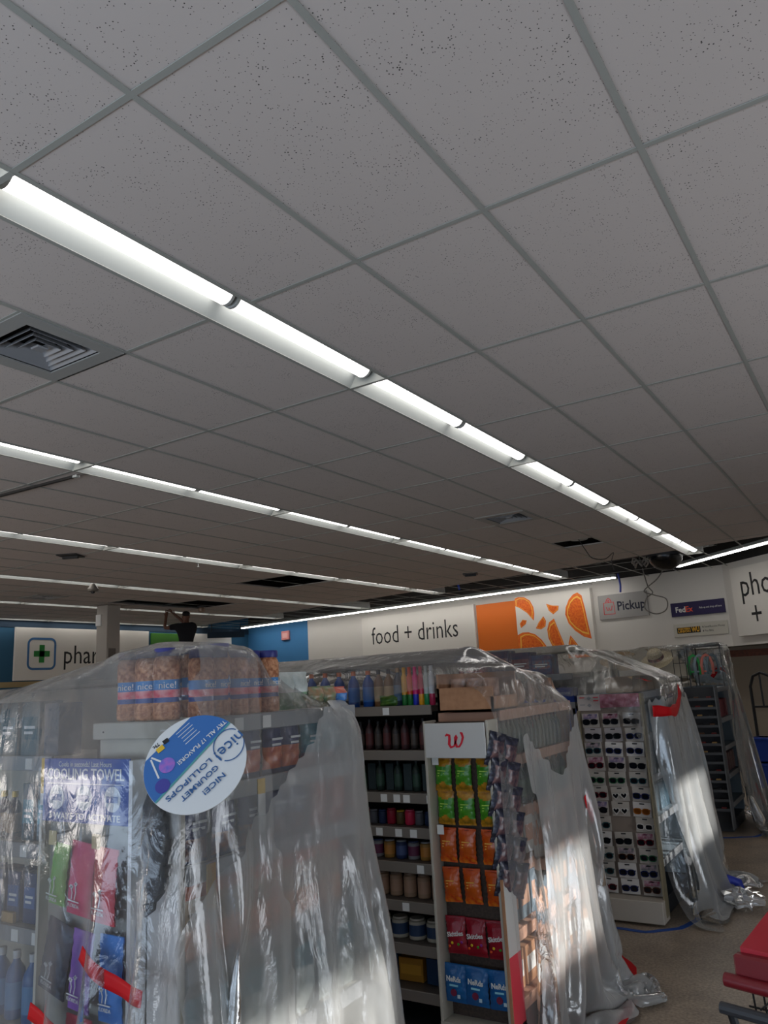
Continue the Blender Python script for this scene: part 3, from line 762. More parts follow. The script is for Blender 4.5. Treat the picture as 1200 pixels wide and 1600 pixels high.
def chip_bag(kind):
    def mk():
        t = thing('snack_bag', '', ''); w, h = .092, .158
        if kind == 'green':
            zf = lambda u, v: 0 if v < .16 + .08*math.sin(3*u) else (2 if v > .76 + .05*math.sin(9*u) else 1); ms = [FY, FG, FGD]; tx = 'kettle'; tm = mat('print_lime', 'b8dc5a', .5)
        else:
            zf = lambda u, v: 0 if v < .12 else (2 if v > .80 + .05*math.sin(11*u) else 1); ms = [FO, FO, FOD]; tx = 'crunch'; tm = mat('print_amber', 'f4c25a', .5)
        bag_mesh(w, h, .04, zf, seed=3).build('pouch', ms, t, smooth=True)
        MB().box(-.012, .012, -.017, -.015, -.014, -.008).build('hang_hole', BLACK, t)
        for q in range(3): MB().box(-.022, .020 - .006*q, -.0365, -.0345, -.062 - .012*q, -.058 - .012*q).build('printed_line', tm, t)
        return t
    return mk
def candy_bag(kind):
    def mk():
        t = thing('candy_bag', '', '')
        if kind == 'red':
            w, h = .105, .165; bag_mesh(w, h, .035, lambda u, v: 0 if v < .88 else 1, seed=5).build('pouch', [FR, foil('foil_crimson', '8f0f22')], t, smooth=True)
            fit(text('lettering', 'Skittles', .03, PAPER, t, (0, -.0325, -.075), rot=(PI/2, -.12, 0), ex=.0008, bold=.02), .085)
            for a, b, c in ((-.02, -.115, 'e8c820'), (.012, -.12, '3a9a2a'), (.03, -.11, '8a2a8a'), (-.035, -.13, 'e8501a')): MB().lathe([(.0, 0), (.006, .001), (.0065, .003), (.004, .005)], n=10).build('candy_print', mat('candy_' + c, c, .4), t).matrix_local = Matrix.Translation((a, -.027, b)) @ Matrix.Rotation(PI/2, 4, 'X')
        else:
            w, h = .118, .165; bag_mesh(w, h, .035, seed=6).build('pouch', [FB], t, smooth=True)
            fit(text('lettering', 'NeRds', .032, PAPER, t, (0, -.0325, -.062), ex=.0008, bold=.03), .075)
            MB().box(-.022, .022, -.034, -.032, -.092, -.084).build('printed_line', mat('print_teal', '9adbe8', .5), t)
            MB().lathe([(.0, 0), (.016, .001), (.015, .005)], n=14).build('candy_print', mat('print_maroon', '7a2040', .5), t).matrix_local = Matrix.Translation((-.002, -.031, -.118)) @ Matrix.Rotation(PI/2, 4, 'X')
            MB().box(.016, .03, -.033, -.031, -.14, -.125).build('printed_box', mat('print_pale', 'c8dfe8', .5), t)
        return t
    return mk
PEANUT = mat('peanuts', '9a5c3a', .6, noise=(70, .7, 'd39a72'), bump=(70, .8, .01)); LIDB = mat('jar_lid_blue', '2a2f78', .4)
LBL_BLUE = mat('label_blue', '2d78b8', .45, noise=(40, .3, '3a8ccc')); LBL_RED = mat('label_red', 'd8405a', .5, noise=(35, .6, 'e8a0a0')); LBL_NAVY = mat('label_navy', '27498c', .45)
def peanut_jar():
    t = thing('peanut_jar', '', ''); r = .044
    MB().lathe([(r*.9, 0), (r, .008), (r, .05), (r*.93, .056), (r*.93, .124), (r, .13), (r, .182), (r*.86, .196), (r*.82, .200)], n=28).build('jar', PEANUT, t, smooth='auto')
    MB().lathe([(r*.90, .200), (r*.93, .203), (r*.93, .222), (r*.88, .226), (.0, .227)], n=28).build('lid', LIDB, t, smooth='auto')
    MB().lathe([(r*.945, .054), (r*.945, .068), (r*.945, .070), (r*.945, .092), (r*.945, .094), (r*.945, .126)], n=28, mis=[2, 2, 1, 1, 0], cap=False).build('label', [LBL_BLUE, LBL_RED, LBL_NAVY], t, smooth='auto')
    for rz in (-PI/4,):
        e = bpy.data.objects.new('printed_name', None)
    o = text('printed_name', 'nice!', .03, PAPER, t, (.030, -.0300, .108), rot=(PI/2, 0, PI/4), ex=.0006)
    return t
def simple_jar(key, body, lid, r, h, band=None):
    def mk():
        t = thing('food_jar', '', '')
        MB().lathe([(r*.9, 0), (r, .005), (r, h*.86), (r*.8, h*.92)], n=16).build('jar', body, t, smooth='auto')
        MB().lathe([(r*.86, h*.92), (r*.86, h), (0, h + .001)], n=16).build('lid', lid, t, smooth='auto')
        if band: MB().lathe([(r*1.01, h*.2), (r*1.01, h*.72)], n=16, cap=False).build('label', band, t, smooth='auto')
        return t
    return mk
def bottle(body, cap, r, h, band=None, name='bottle'):
    def mk():
        t = thing(name, '', '')
        MB().lathe([(r*.9, 0), (r, .006), (r, h*.62), (r*.85, h*.72), (r*.36, h*.84), (r*.34, h*.9)], n=16).build('body', body, t, smooth='auto')
        MB().lathe([(r*.42, h*.88), (r*.42, h), (0, h)], n=14).build('cap', cap, t, smooth='auto')
        if band: MB().lathe([(r*1.012, h*.15), (r*1.012, h*.55)], n=16, cap=False).build('label', band, t, smooth='auto')
        return t
    return mk
def carton(body, w, d, h, face=None, line=None, name='carton'):
    def mk():
        t = thing(name, '', '')
        MB().box(-w/2, w/2, 0, d, 0, h, b=.002).build('box', body, t)
        if face: MB().box(-w*.42, w*.42, -.0015, .0, h*.30, h*.72).build('label', face, t)
        if line:
            for q in range(2): MB().box(-w*.3, w*(.3 - .12*q), -.0025, -.0015, h*(.50 - .10*q), h*(.55 - .10*q)).build('printed_line', line, t)
        return t
    return mk
def stand_bag(body, w, h, d=.05, zone=None, ms=None, name='food_bag', line=None):
    def mk():
        t = thing(name, '', '')
        o = bag_mesh(w, h, d, zone, seed=int(w*1000) % 17).build('pouch', ms or [body], t, smooth=True); o.location = (0, .03, h)
        if line:
            for q in range(2): MB().box(-w*.28, w*(.28 - .1*q), -d*.5 + .008, -d*.5 + .010, h*(.62 - .1*q), h*(.66 - .1*q)).build('printed_line', line, t)
        return t
    return mk
def row(fr, key, mk, xs, y, z, desc, where, cat, group=None, rz=0, start=0, scale=1):
    org, rot = fr; f = frame(org, rot)
    for q, x in enumerate(xs):
        inst(key, mk, f(x, y, z), rot + rz + random.uniform(-.06, .06), '%s, %s from the left %s' % (desc, ORD[min(start + q, 19)], where), cat, group or (desc + ' ' + where), scale)

FOILTXT = mat('print_white', 'd8dcdc', .5)
# ---------------------------------------------------------------- NEAREST SHELF UNIT (aisle run + end shelves)
TAGS1 = [(0, .30, 'w'), (0, 4.42 - .16, 'w'), (0, 4.42 - .06, 'y'), (1, 4.25, 'w'), (1, 4.36, 'y'), (2, 4.22, 'w'), (2, 4.34, 'w'), (3, 4.3, 'w')]
FA = ((-7.0, 1.80, 0), 0)
gondola('aisle_shelving', 'long cream shelf run at the left edge under clear sheeting', FA, 4.42, .68, 1.84, [1.60, 1.30, 1.02, .70, .40], tags=TAGS1, double=True, railm=GREY)
FE = ((-1.74, 1.64, 0), PI/2)
TAGE = [(0, .20, 'w'), (0, .33, 'w'), (1, .30, 'yy'), (1, .45, 'w'), (2, .08, 'y'), (3, .1, 'w')]
gondola('end_shelving', 'nearest cream end shelf unit with peanut jars on top, under sheeting', FE, .87, .39, 1.72, [1.72, 1.525, 1.32, 1.07, .78, .45], side='full', tags=TAGE, railm=GREY)
# white side board of the end unit
t = thing('white_board', 'white upright side board beside the cooling towel display', 'panel', (-1.875, 1.635, 0))
MB().box(0, .125, -.012, 0, .1, 1.52, b=.003).build('board', WHITE, t)
# corner trim of the top shelf, pale steel
t = thing('shelf_trim', 'pale steel shelf edge below the three left peanut jars', 'shelf edge', (-2.135, 1.625, 1.68))
MB().box(0, .39, 0, .012, -.005, .045, b=.003).build('edge', CREAM, t); MB().box(.05, .055, -.002, 0, .015, .02).build('screw', DGREY, t)
fe = frame(*FE)
jn = 0
for q, (x, y) in enumerate([(-2.075, 1.72), (-1.985, 1.715), (-1.885, 1.70)]):
    inst('pjar', peanut_jar, (x, y, 1.726), -.3 + .2*q, 'peanut jar with a blue lid, %s from the left in the row of jars' % ORD[q], 'jar', 'peanut jars on the end shelf', .95); jn += 1
for q in range(5):
    inst('pjar', peanut_jar, fe(.12 + .077*q, .06 + .012*(q % 2), 1.726), .9, 'peanut jar with a blue lid, %s from the left in the row of jars' % ORD[3 + q], 'jar', 'peanut jars on the end shelf', .90)
for q in range(3):
    inst('pjar', peanut_jar, (-2.03 + .1*q, 1.86, 1.726), .4, 'peanut jar in the second row behind the front jars, %s from the left' % ORD[q], 'jar', 'peanut jars on the end shelf')
row(FE, 'lbag1', stand_bag(FGREY, .085, .13, .055, lambda u, v: 1 if v > .55 else 0, [FGREY, foil('foil_green_print', '4f8a5a', '88a888', 20)], line=None), [.545, .62], .07, 1.726, 'pale crumpled bag', 'on the end shelf beside the peanut jars', 'bag')
row(FE, 'lbag2', stand_bag(FBRN, .085, .075, .055, None, [foil('foil_tan', 'a87a5a', '6a8a6a', 25)]), [.69, .765], .05, 1.726, 'small tan snack bag', 'right of the pale crumpled bags', 'bag')
row(FE, 'lbag3', stand_bag(FB, .07, .07, .06, lambda u, v: 1 if v < .35 else 0, [foil('foil_sky', '3f86c8', '2a5aa0', 20), foil('foil_salmon', 'c86a5a')]), [.83], .045, 1.726, 'small blue and red snack bag', 'at the right shelf corner', 'bag')
# second level of the end unit
row(FE, 'ec1', carton(mat('carton_sand', '9c9484', .6), .085, .06, .165, mat('carton_label_grey', '7f8684', .6), FOILTXT), [.10, .21], .03, 1.526, 'sand coloured carton', 'on the second end shelf', 'box')
row(FE, 'eb1', stand_bag(FBLK, .09, .175, .05, lambda u, v: 1 if v > .52 and v < .9 else 0, [FNAVY, foil('foil_nut_red', 'a8402a', 'd88050', 40)], line=FOILTXT), [.315, .42, .515], .03, 1.526, 'dark nut bag with red window', 'on the second end shelf', 'bag')
row(FE, 'eb2', stand_bag(FTEAL, .11, .165, .05, lambda u, v: 1 if v > .7 else 0, [FTEAL, foil('foil_navy_nut', '2a3a60', '8a4a2a', 40)], line=FOILTXT), [.63, .75], .03, 1.526, 'teal snack bag', 'at the right of the second end shelf', 'bag')
# third level
row(FE, 'eb3', stand_bag(FNAVY, .105, .18, .05, lambda u, v: 1 if v > .62 and v < .93 else 0, [FNAVY, foil('foil_nut_tan', '8a5a40', '3a3a5a', 50)], line=FOILTXT), [.07, .19, .31, .43, .54], .03, 1.321, 'navy nut bag with pale print', 'on the third end shelf', 'bag')
row(FE, 'eb4', stand_bag(FO, .10, .18, .05, None, [foil('foil_rust', 'b5441c', '8a3416', 14)]), [.66, .77], .03, 1.321, 'rust orange bag', 'at the right of the third end shelf', 'bag')
# fourth level: pale cartons with orange food pictures
FOODP = mat('food_picture', 'd0703c', .6, noise=(45, .7, 'e8b890')); CPALE = mat('carton_pale', 'b9a68e', .6)
def food_carton():
    t = thing('snack_carton', '', ''); w, d, h = .115, .07, .20
    MB().box(-w/2, w/2, 0, d, 0, h, b=.002).build('box', CPALE, t)
    MB().box(-w/2 + .001, w/2 - .001, -.0015, 0, .002, h*.40).build('food_print', FOODP, t); MB().box(-w/2 + .001, w/2 - .001, -.0015, 0, h*.80, h - .002).build('top_print', mat('carton_rust', 'b8603a', .6), t)
    fit(text('lettering', 'toasted', .018, DGREY, t, (-.005, -.002, h*.60)), .06); fit(text('lettering', '& Cashews', .018, DGREY, t, (0, -.002, h*.50)), .075)
    return t
row(FE, 'foodc', food_carton, [.075, .20, .325, .45, .575, .70], .03, 1.071, 'snack carton with an orange food picture', 'on the fourth end shelf', 'box')
row(FE, 'foodc2', stand_bag(FTEAL, .10, .19, .05, lambda u, v: 1 if v < .3 else 0, [FGREY, FTEAL]), [.08, .20, .32, .44, .56, .68, .79], .03, .781, 'pale bag with a teal top', 'on the fifth end shelf', 'bag')
# aisle shelf products (left edge of the picture)
w1 = 'on the top aisle shelf at the left edge'
row(FA, 'ac0', carton(mat('carton_slate', '5f6d70', .6), .12, .10, .20, mat('carton_teal', '2f5a66', .6), FOILTXT), [3.92, 4.06, 4.20], .05, 1.602, 'slate carton', w1, 'box')
row(FA, 'ac00', carton(mat('carton_dark', '3c4a58', .6), .09, .10, .19), [4.33], .05, 1.602, 'dark upright carton', w1, 'box')
row(FA, 'ab1', bottle(mat('bottle_brown', '4a2c24', .35), YEL, .028, .17, mat('label_tan', '8a6a4a', .6)), [3.90, 3.97, 4.04, 4.11], .06, 1.302, 'brown bottle', 'on the second aisle shelf at the left edge', 'bottle')
row(FA, 'ac1', carton(mat('carton_deep_teal', '17485a', .5), .075, .10, .20, mat('carton_aqua', '2a8aa0', .5), FOILTXT), [4.21, 4.30, 4.385 - .01], .05, 1.302, 'deep teal carton', 'on the second aisle shelf at the left edge', 'box')
row(FA, 'ac2', carton(mat('carton_blue', '1d3a66', .5), .075, .09, .17, mat('carton_blue2', '2a5a96', .5), FOILTXT), [3.92, 4.03, 4.14, 4.24, 4.35], .05, 1.022, 'blue carton', 'on the third aisle shelf at the left edge', 'box')
for q, x in enumerate([4.14, 4.35]):
    o = MB().box(0, .07, 0, .012, 0, .035).build('gift_card', mat('card_gold', 'b8935a', .6)); o.location = frame(*FA)(x - .035, .03, 1.022); tag(o, 'tan card standing before the %s blue carton' % ('first' if q == 0 else 'second'), 'card', 'tan cards on the third aisle shelf')
row(FA, 'ab2', bottle(mat('bottle_blue', '1f5a96', .35), mat('cap_white', 'c8ccd0', .4), .035, .22, mat('label_sky', '4a86b8', .5)), [3.88, 3.97, 4.06, 4.15, 4.25, 4.35], .07, .702, 'blue bottle', 'on the fourth aisle shelf at the left edge', 'bottle')
row(FA, 'ab3', bottle(mat('bottle_clear', '8aa0a0', .2), mat('cap_teal', '2a7a80', .4), .035, .20, mat('label_pale', 'a8b8b0', .5)), [3.93, 4.04, 4.15, 4.26, 4.36], .07, .402, 'pale clear bottle', 'on the fifth aisle shelf at the left edge', 'bottle')

# cooling towel display
ct = thing('towel_display', 'narrow display panel with a blue cooling towel header and hanging pouches', 'display', (-2.295, 1.60, 0))
MB().box(0, .40, .0, .02, .08, 1.45, b=.003).build('peg_panel', mat('panel_grey', '8c8d86', .6), ct)
MB().box(-.012, 0, -.03, .025, .08, 1.46).build('side_rail', CREAM, ct); MB().box(.40, .415, -.03, .025, .08, 1.62).build('side_rail', WHITE, ct)
hd = MB().box(.0, .40, -.03, -.022, 1.44, 1.625, b=.002).build('header_card', mat('header_blue', '2f57a6', .45, noise=(6, .5, '2a4a96')), ct)
text('lettering', 'Cools in seconds! Last Hours', .022, FOILTXT, hd, (.20, -.031, 1.608), sx=.95)
fit(text('lettering', 'COOLING TOWEL', .046, PAPER, hd, (.20, -.031, 1.578), bold=.012), .36)
fit(text('lettering', '3 WAYS TO ACTIVATE', .026, PAPER, hd, (.20, -.031, 1.458), bold=.01), .33)
MB().box(.02, .38, -.0315, -.030, 1.551, 1.553).build('rule_line', FOILTXT, hd)
for q in range(3):
    c = MB(); c.lathe([(0, 0), (.036, .0), (.036, .001)], n=28); o = c.build('round_picture', mat('picture_pale', 'aebccd', .6, noise=(30, .6, 'd8d8d4')), hd)
    o.matrix_local = Matrix.Translation((.07 + .13*q, -.030, 1.512)) @ Matrix.Rotation(PI/2, 4, 'X')
    MB().box(.045 + .13*q, .095 + .13*q, -.0325, -.031, 1.502, 1.520).build('towel_print', mat('towel_blue', '34599a', .5), hd)
def pouch(col, c2, w=.10, h=.19):
    def mk():
        t = thing('towel_pouch', '', ''); f = mat('pouch_' + col, col, .5, noise=(12, .4, c2), bump=(20, .3, .01))
        bag_mesh(w, h, .035, seed=11).build('pouch', [f], t, smooth=True)
        pm = MB(); z = -h*.62; 
        pm.ribbon([(0, z - .03), (.004, z - .01), (.0, z + .012)], .003, -.0325, -.031)
        pm.ribbon([(-.014, z - .03), (-.012, z - .012), (-.018, z + .002)], .003, -.0325, -.031)
        for cx, cz in ((.0, z + .014), (-.018, z + .004)):
            for a in range(6):
                an = a * PI / 3 + .2; pm.ribbon([(cx, cz), (cx + .009*math.cos(an), cz + .006*math.sin(an))], .0035, -.0325, -.031)
        pm.ribbon([(-.03, z - .034), (.02, z - .034)], .003, -.0325, -.031)
        pm.build('palm_print', FOILTXT, t)
        fit(text('lettering', 'FLORIDA', .014, FOILTXT, t, (-.003, -.0320, z - .046)), .05)
        return t
    return mk
def place_pouch(c, c2, x, z, tilt, label, w=.10, h=.19, yy=1.575):
    inst('pouch' + c, pouch(c, c2, w, h), (x, yy, z), .0, label, 'pouch', 'towel pouches on the cooling towel display', tilt=(0, tilt))
place_pouch('6aa84a', '86bf66', -2.155, 1.385, .12, 'green towel pouch, left in the upper row below the blue header', .075, .17, 1.56)
place_pouch('c22a56', 'd8487a', -2.075, 1.39, .10, 'pink towel pouch in the middle of the upper row', .11, .20)
place_pouch('b01428', 'c8283e', -1.955, 1.385, .06, 'red towel pouch, right in the upper row below the blue header', .10, .20, 1.56)
place_pouch('1a2030', '2a3244', -2.165, 1.165, .24, 'navy towel pouch, left in the lower row', .125, .20)
place_pouch('6a3a96', '8a5ab4', -2.045, 1.16, .10, 'purple towel pouch in the middle of the lower row', .09, .21, 1.56)
place_pouch('1f6ab8', '2f7fd0', -1.945, 1.155, .0, 'bright blue towel pouch, right in the lower row', .10, .22)
place_pouch('c03048', 'd04860', -2.08, .93, .05, 'crimson towel pouch in the bottom row behind the red tape', .11, .20)
for q, x in enumerate((-2.20, -2.0)):
    o = thing('peg_tag', 'cream price tag on a peg, %s under the blue header' % ('left' if q == 0 else 'right'), 'price tag', (x, 1.545, 1.40))
    MB().box(-.018, .018, -.002, 0, -.02, .02).build('card', mat('tag_cream', 'cbb98a', .6), o); MB().tube([(0, .0, .01), (0, .055, .01)], .003, 6).build('peg', STEEL, o)

# round lollipop sign hanging at the corner
rs = thing('round_sign', 'round blue and white lollipop sign hanging at the shelf corner', 'sign', (-1.545, 1.49, 1.625))
rs.rotation_euler = (-.52, .0, .50)
n_ = 56; Rd = .133
m = MB(); m.lathe([(Rd, -.0015), (Rd, .0015)], n=n_); dsk = m.build('disc', mat('sign_card_white', 'dadcdc', .45), rs); dsk.matrix_local = Matrix.Rotation(PI/2, 4, 'X')
pol = [(Rd*.995*math.cos(a), Rd*.995*math.sin(a)) for a in [math.radians(q) for q in range(54, 232, 4)]]
# blue part lies to the left of a chord, a small white cap stays at the far left
c0 = pol[0]; c1 = pol[-1]
MB().prism([p for p in pol], -.0030, -.0018).build('blue_field', mat('sign_card_blue', '2f6aae', .45), rs)
cap_ = [(Rd*.996*math.cos(a), Rd*.996*math.sin(a)) for a in [math.radians(q) for q in range(104, 180, 4)]]
MB().prism(cap_, -.0036, -.0030).build('white_field', mat('sign_card_white', 'dadcdc', .45), rs)
MB().ribbon([c0, c1], .005, -.0036, -.0030).build('edge_stripe', mat('edge_green', '4f9a9a', .5), rs)
BLUEP = mat('print_blue', '2a5c94', .5)
RT = math.radians(-134)
def stext(body, size, x, z, m_, width=None, bold=0., al='CENTER', rt=RT):
    o = text('lettering', body, size, m_, rs, (x, -.0042, z), rot=(PI/2, 0, 0), align=al, bold=bold)
    if width: fit(o, width)
    s_ = o.scale.x
    o.matrix_local = Matrix.Translation((x, -.0042, z)) @ Matrix.Rotation(-rt, 4, 'Y') @ Matrix.Rotation(PI/2, 4, 'X') @ Matrix.Diagonal((s_, 1, 1, 1))
    return o
ux, uz = .133 / 79, .133 / 66
def SP(px, pz): return px * ux, pz * uz
def st(body, px, pz, length, size, m_, bold=.01):
    x, z = SP(px, pz); return stext(body, size, x, z, m_, length * .00186, bold)
st('NICE!', 34, -29, 36, .020, BLUEP); st('GOURMET', 12, -27, 62, .020, BLUEP); st('LOLLIPOPS', -5, -22, 76, .020, BLUEP)
st('TRY ALL 17 FLAVORS!', 6, 27, 84, .016, PAPER)
st('nice!', 50, 21, 46, .046, BLUEP, 0)
for a0, a1 in ((70, 235), (262, 388)):
    mm_ = MB(); cx_, cz_ = SP(49, 22)
    mm_.ribbon([(cx_ + .040*math.cos(a), cz_ + .044*math.sin(a)) for a in [math.radians(q) for q in range(a0, a1, 9)]], .0026, -.0042, -.0034); mm_.build('logo_ring', BLUEP, rs)
d_ = Vector((math.cos(RT), math.sin(RT)))
for q in range(5):
    c = Vector(SP(-10 - 4.6*q, 34 + 3.4*q)); mr = MB(); hl = .024 - .002*(q % 3); mr.ribbon([tuple(c - d_*hl), tuple(c + d_*hl)], .0016, -.0038, -.0031); mr.build('fine_print', FOILTXT, rs)
for p0_, p1_ in (((-70, 9), (-53, 3)), ((-70, 6), (-52, -19))):
    MB().ribbon([SP(*p0_), SP(*p1_)], .0045, -.0045, -.0036).build('stick_print', PAPER, rs)
for (px_, pz_, mt_, rr_) in ((-43, -2, mat('print_pink', 'b06ac0', .5, noise=(60, .6, '6a6ac8')), .021), (-44, -29, mat('print_violet', '3f3f96', .5), .019)):
    o = MB().lathe([(0, 0), (rr_, 0), (rr_, .001)], n=22).build('candy_print', mt_, rs); x, z = SP(px_, pz_); o.matrix_local = Matrix.Translation((x, -.0036, z)) @ Matrix.Rotation(PI/2, 4, 'X')
x, z = SP(-58, 21); MB().ribbon([(x - .008, z - .008), (x + .007, z + .006)], .014, -.0048, -.0040).build('price_patch', YEL, rs)
x, z = SP(-52, 31); MB().ribbon([(x - .006, z - .005), (x + .006, z + .005)], .012, -.0048, -.0040).build('logo_patch', INK, rs)
st('79c', -66, 25, 9, .015, INK)

# dark cloth hanging at the white side board
dk = thing('hanging_umbrella', 'dark folded umbrella hanging at the white side board', 'umbrella', (-1.80, 1.585, 1.25))
MB().lathe([(.010, 0), (.028, .02), (.034, .08), (.038, .16), (.034, .25), (.02, .29)], n=16).build('folded_canopy', mat('umbrella_black', '0d1018', .6, noise=(14, .5, '1c2434'), bump=(14, .9, .02)), dk, smooth='auto')
MB().tube([(0, 0, .02), (-.008, -.0, -.02), (-.03, 0, -.035), (-.035, 0, -.01)], .009, 8).build('handle', BLACK, dk, smooth=True)
for a in (.9, 2.2): MB().box(.02, .05, -.012, .012, .02 + .05*a, .05 + .05*a).build('strap_end', BLACK, dk)

# ---------------------------------------------------------------- SECOND SHELF UNIT
DSH = mat('dark_shelf', '57504a', .55)
FA2 = ((-6.5, 3.65, 0), 0)
T2 = [(2, 4.10, 'w'), (2, 4.18, 'w'), (2, 4.24, 'w'), (2, 4.44 - .06, 'w'), (3, 4.06, 'w'), (3, 4.18, 'w'), (3, 4.27, 'w'), (4, 4.30, 'w'), (5, 4.2, 'w'), (6, 4.0, 'w'), (0, 4.14, 'w')]
gondola('aisle_shelving', 'long dark shelf run left of the red w logo display', FA2, 4.45, 1.0, 1.70, [1.67, 1.44, 1.225, 1.055, .885, .70, .50, .29], mt=DSH, tags=T2, double=True, railm=mat('rail_warm', '7d756c', .5), back=mat('back_dark', '241f1c', .8))
FE2 = ((-1.68, 3.66, 0), PI/2)
PEACH = mat('peach_board', 'b98f78', .7)
gondola('end_shelving', 'second end shelf unit with peach shelf edges behind the w logo display', FE2, 1.05, .36, 1.63, [1.63, 1.40, 1.15, .90, .62, .33], mt=PEACH, side='full', railm=PEACH, back=mat('back_mid', '4a4440', .8))
# W display wing
wd = thing('snack_display', 'narrow snack display with a white header and red w logo', 'display', (-2.03, 3.50, 0))
MB().box(.012, .35, .10, .115, .25, 1.59).build('peg_panel', mat('peg_brown', '55463d', .8, noise=(80, .5, '3f342d')), wd)
MB().box(0, .014, 0, .115, .25, 1.60, b=.002).build('side_rail', CREAM, wd); MB().box(.345, .358, 0, .115, .25, 1.60, b=.002).build('side_rail', CREAM, wd)
MB().box(0, .358, 0, .13, .22, .25).build('base_tray', CREAM, wd)
hc = MB().box(.014, .345, -.012, -.004, 1.425, 1.590, b=.002).build('header_card', mat('header_white', 'c9c8c4', .5), wd)
WL = [(-.062, .030), (-.052, .038), (-.036, .034), (-.036, .010), (-.040, -.018), (-.030, -.036), (-.010, -.030), (.004, -.002), (.012, .022), (.008, .034), (.000, .022), (.000, -.008), (.008, -.032), (.024, -.032), (.040, -.008), (.050, .022), (.044, .046), (.034, .050)]
MB().ribbon([(.185 + x*.86, 1.505 + z*.80) for x, z in WL], [.006, .012, .014, .014, .014, .012, .008, .008, .009, .009, .009, .013, .013, .009, .009, .012, .013, .006], -.014, -.012).build('script_w_logo', RED, hc)
def on_w(key, mk, xs, z, desc, lv, cat, y=3.585):
    for q, x in enumerate(xs):
        inst(key, mk, (-2.03 + x, y, z), random.uniform(-.05, .05), '%s, %s, on the w logo display' % (desc, (('left', 'middle', 'right')[q] + ' ' + lv)), cat, 'snack bags on the w logo display', tilt=(0, random.uniform(-.05, .05)))
on_w('gbag', chip_bag('green'), [.065, .175, .293], 1.418, 'green and yellow snack bag', 'of the top row', 'bag')
on_w('gbag', chip_bag('green'), [.068, .176, .290], 1.262, 'green and yellow snack bag', 'of the second row', 'bag')
on_w('obag', chip_bag('orange'), [.064, .170, .292], 1.090, 'orange snack bag', 'of the third row', 'bag')
on_w('obag', chip_bag('orange'), [.066, .178, .295], .910, 'orange snack bag', 'of the fourth row', 'bag')
on_w('sbag', candy_bag('red'), [.072, .180, .288], .690, 'red candy bag with white lettering', 'of the fifth row', 'candy bag')
on_w('nbag', candy_bag('blue'), [.066, .180, .296], .488, 'blue candy bag with white lettering', 'of the bottom row', 'candy bag', 3.56)
for q, (x, z) in enumerate(((.04, 1.41), (.045, 1.085))):
    o = MB().box(-.018, .018, -.002, 0, -.022, .022).build('peg_tag', PAPER); o.location = (-2.03 + x, 3.535, z); tag(o, 'small white price tag at the %s left peg of the w display' % ('top' if q == 0 else 'third row'), 'price tag')
# dark foil bags hanging on the right side of the wing
def dark_bag():
    t = thing('foil_bag', '', ''); bag_mesh(.12, .16, .05, lambda u, v: 1 if .25 < v < .8 and .15 < u < .85 else 0, seed=9).build('pouch', [FBLK, FMIX], t, smooth=True)
    MB().box(-.01, .01, -.02, -.018, -.013, -.008).build('hang_hole', PAPER, t); return t
for q in range(6):
    for s in range(2):
        inst('dbag', dark_bag, (-1.665 + .02*s, 3.57 + .10*s, 1.54 - .115*q - .03*s), PI/2 - .25, 'dark foil candy bag, %s down the %s stack beside the w display' % (ORD[q], ('near', 'far')[s]), 'candy bag', 'dark foil bags beside the w display', tilt=(.15, .25))
t = thing('side_board', 'white and red side board below the dark foil bags', 'panel', (-1.668, 3.50, 0))
MB().box(0, .012, 0, .13, .56, .88).build('white_panel', mat('board_white', 'cfcfca', .5), t); MB().box(0, .012, 0, .13, .27, .56).build('red_panel', mat('board_red', 'e0364a', .5), t)
MB().box(-.001, .013, -.006, 0, .26, .89).build('edge', KRAFT, t)
# cardboard tray on top of the second end
t = thing('cardboard_tray', 'kraft cardboard tray with wrapped packs above the w logo display', 'box', (-1.99, 3.60, 1.637))
MB().box(0, .31, 0, .012, 0, .12).build('front_flap', KRAFT, t); MB().box(0, .012, 0, .30, 0, .19).build('side_wall', KRAFT, t); MB().box(.298, .31, 0, .30, 0, .07).build('side_wall', KRAFT, t)
MB().box(0, .31, .29, .302, 0, .19).build('back_wall', KRAFT, t); MB().box(.0, .31, .0, .3, .0, .01).build('bottom', KRAFT, t)
for q in range(3):
    inst('wpack', stand_bag(KRAFT, .09, .15, .07, None, [mat('wrapped_pack', '8a6a58', .3, noise=(20, .6, 'b58a72'), bump=(20, .5, .01))], name='wrapped_pack'), (-1.93 + .095*q, 3.72, 1.65), .1, 'brown wrapped pack, %s from the left in the cardboard tray' % ORD[q], 'pack', 'wrapped packs in the cardboard tray')
for q in range(4):
    inst('wpack', None, frame(*FE2)(.42 + .15*q, .06, 1.636), PI/2 + .3*q, 'brown wrapped pack, %s behind the cardboard tray on the second end shelf' % ORD[q], 'pack', 'wrapped packs on the second end shelf', .95)
# end shelf contents
for lv, z in enumerate((1.155, .905, .625, .335)):
    key = ('e2a', 'e2b', 'e2c', 'e2d')[lv]
    mk = (bottle(mat('bottle_dark_green', '22332c', .3), BLACK, .03, .21, mat('label_moss', '4a5a48', .5)), carton(mat('carton_white', 'bab6ae', .6), .10, .12, .19, PEACH, None), carton(mat('carton_steel', '6e7f8a', .6), .12, .12, .20, mat('carton_peach', 'c99f86', .6), None), carton(KRAFT, .13, .14, .17, PAPER, None))[lv]
    xs = [[.10 + .10*q for q in range(9)], [.1 + .13*q for q in range(7)], [.1 + .14*q for q in range(7)], [.1 + .15*q for q in range(6)]][lv]
    desc = ('dark green bottle', 'white and peach carton', 'blue grey carton', 'kraft carton')[lv]
    row(FE2, key, mk, xs, .05, z, desc, 'on the %s of the second end' % ('upper shelf', 'middle shelf', 'lower shelf', 'bottom shelf')[lv], 'bottle' if lv == 0 else 'box')
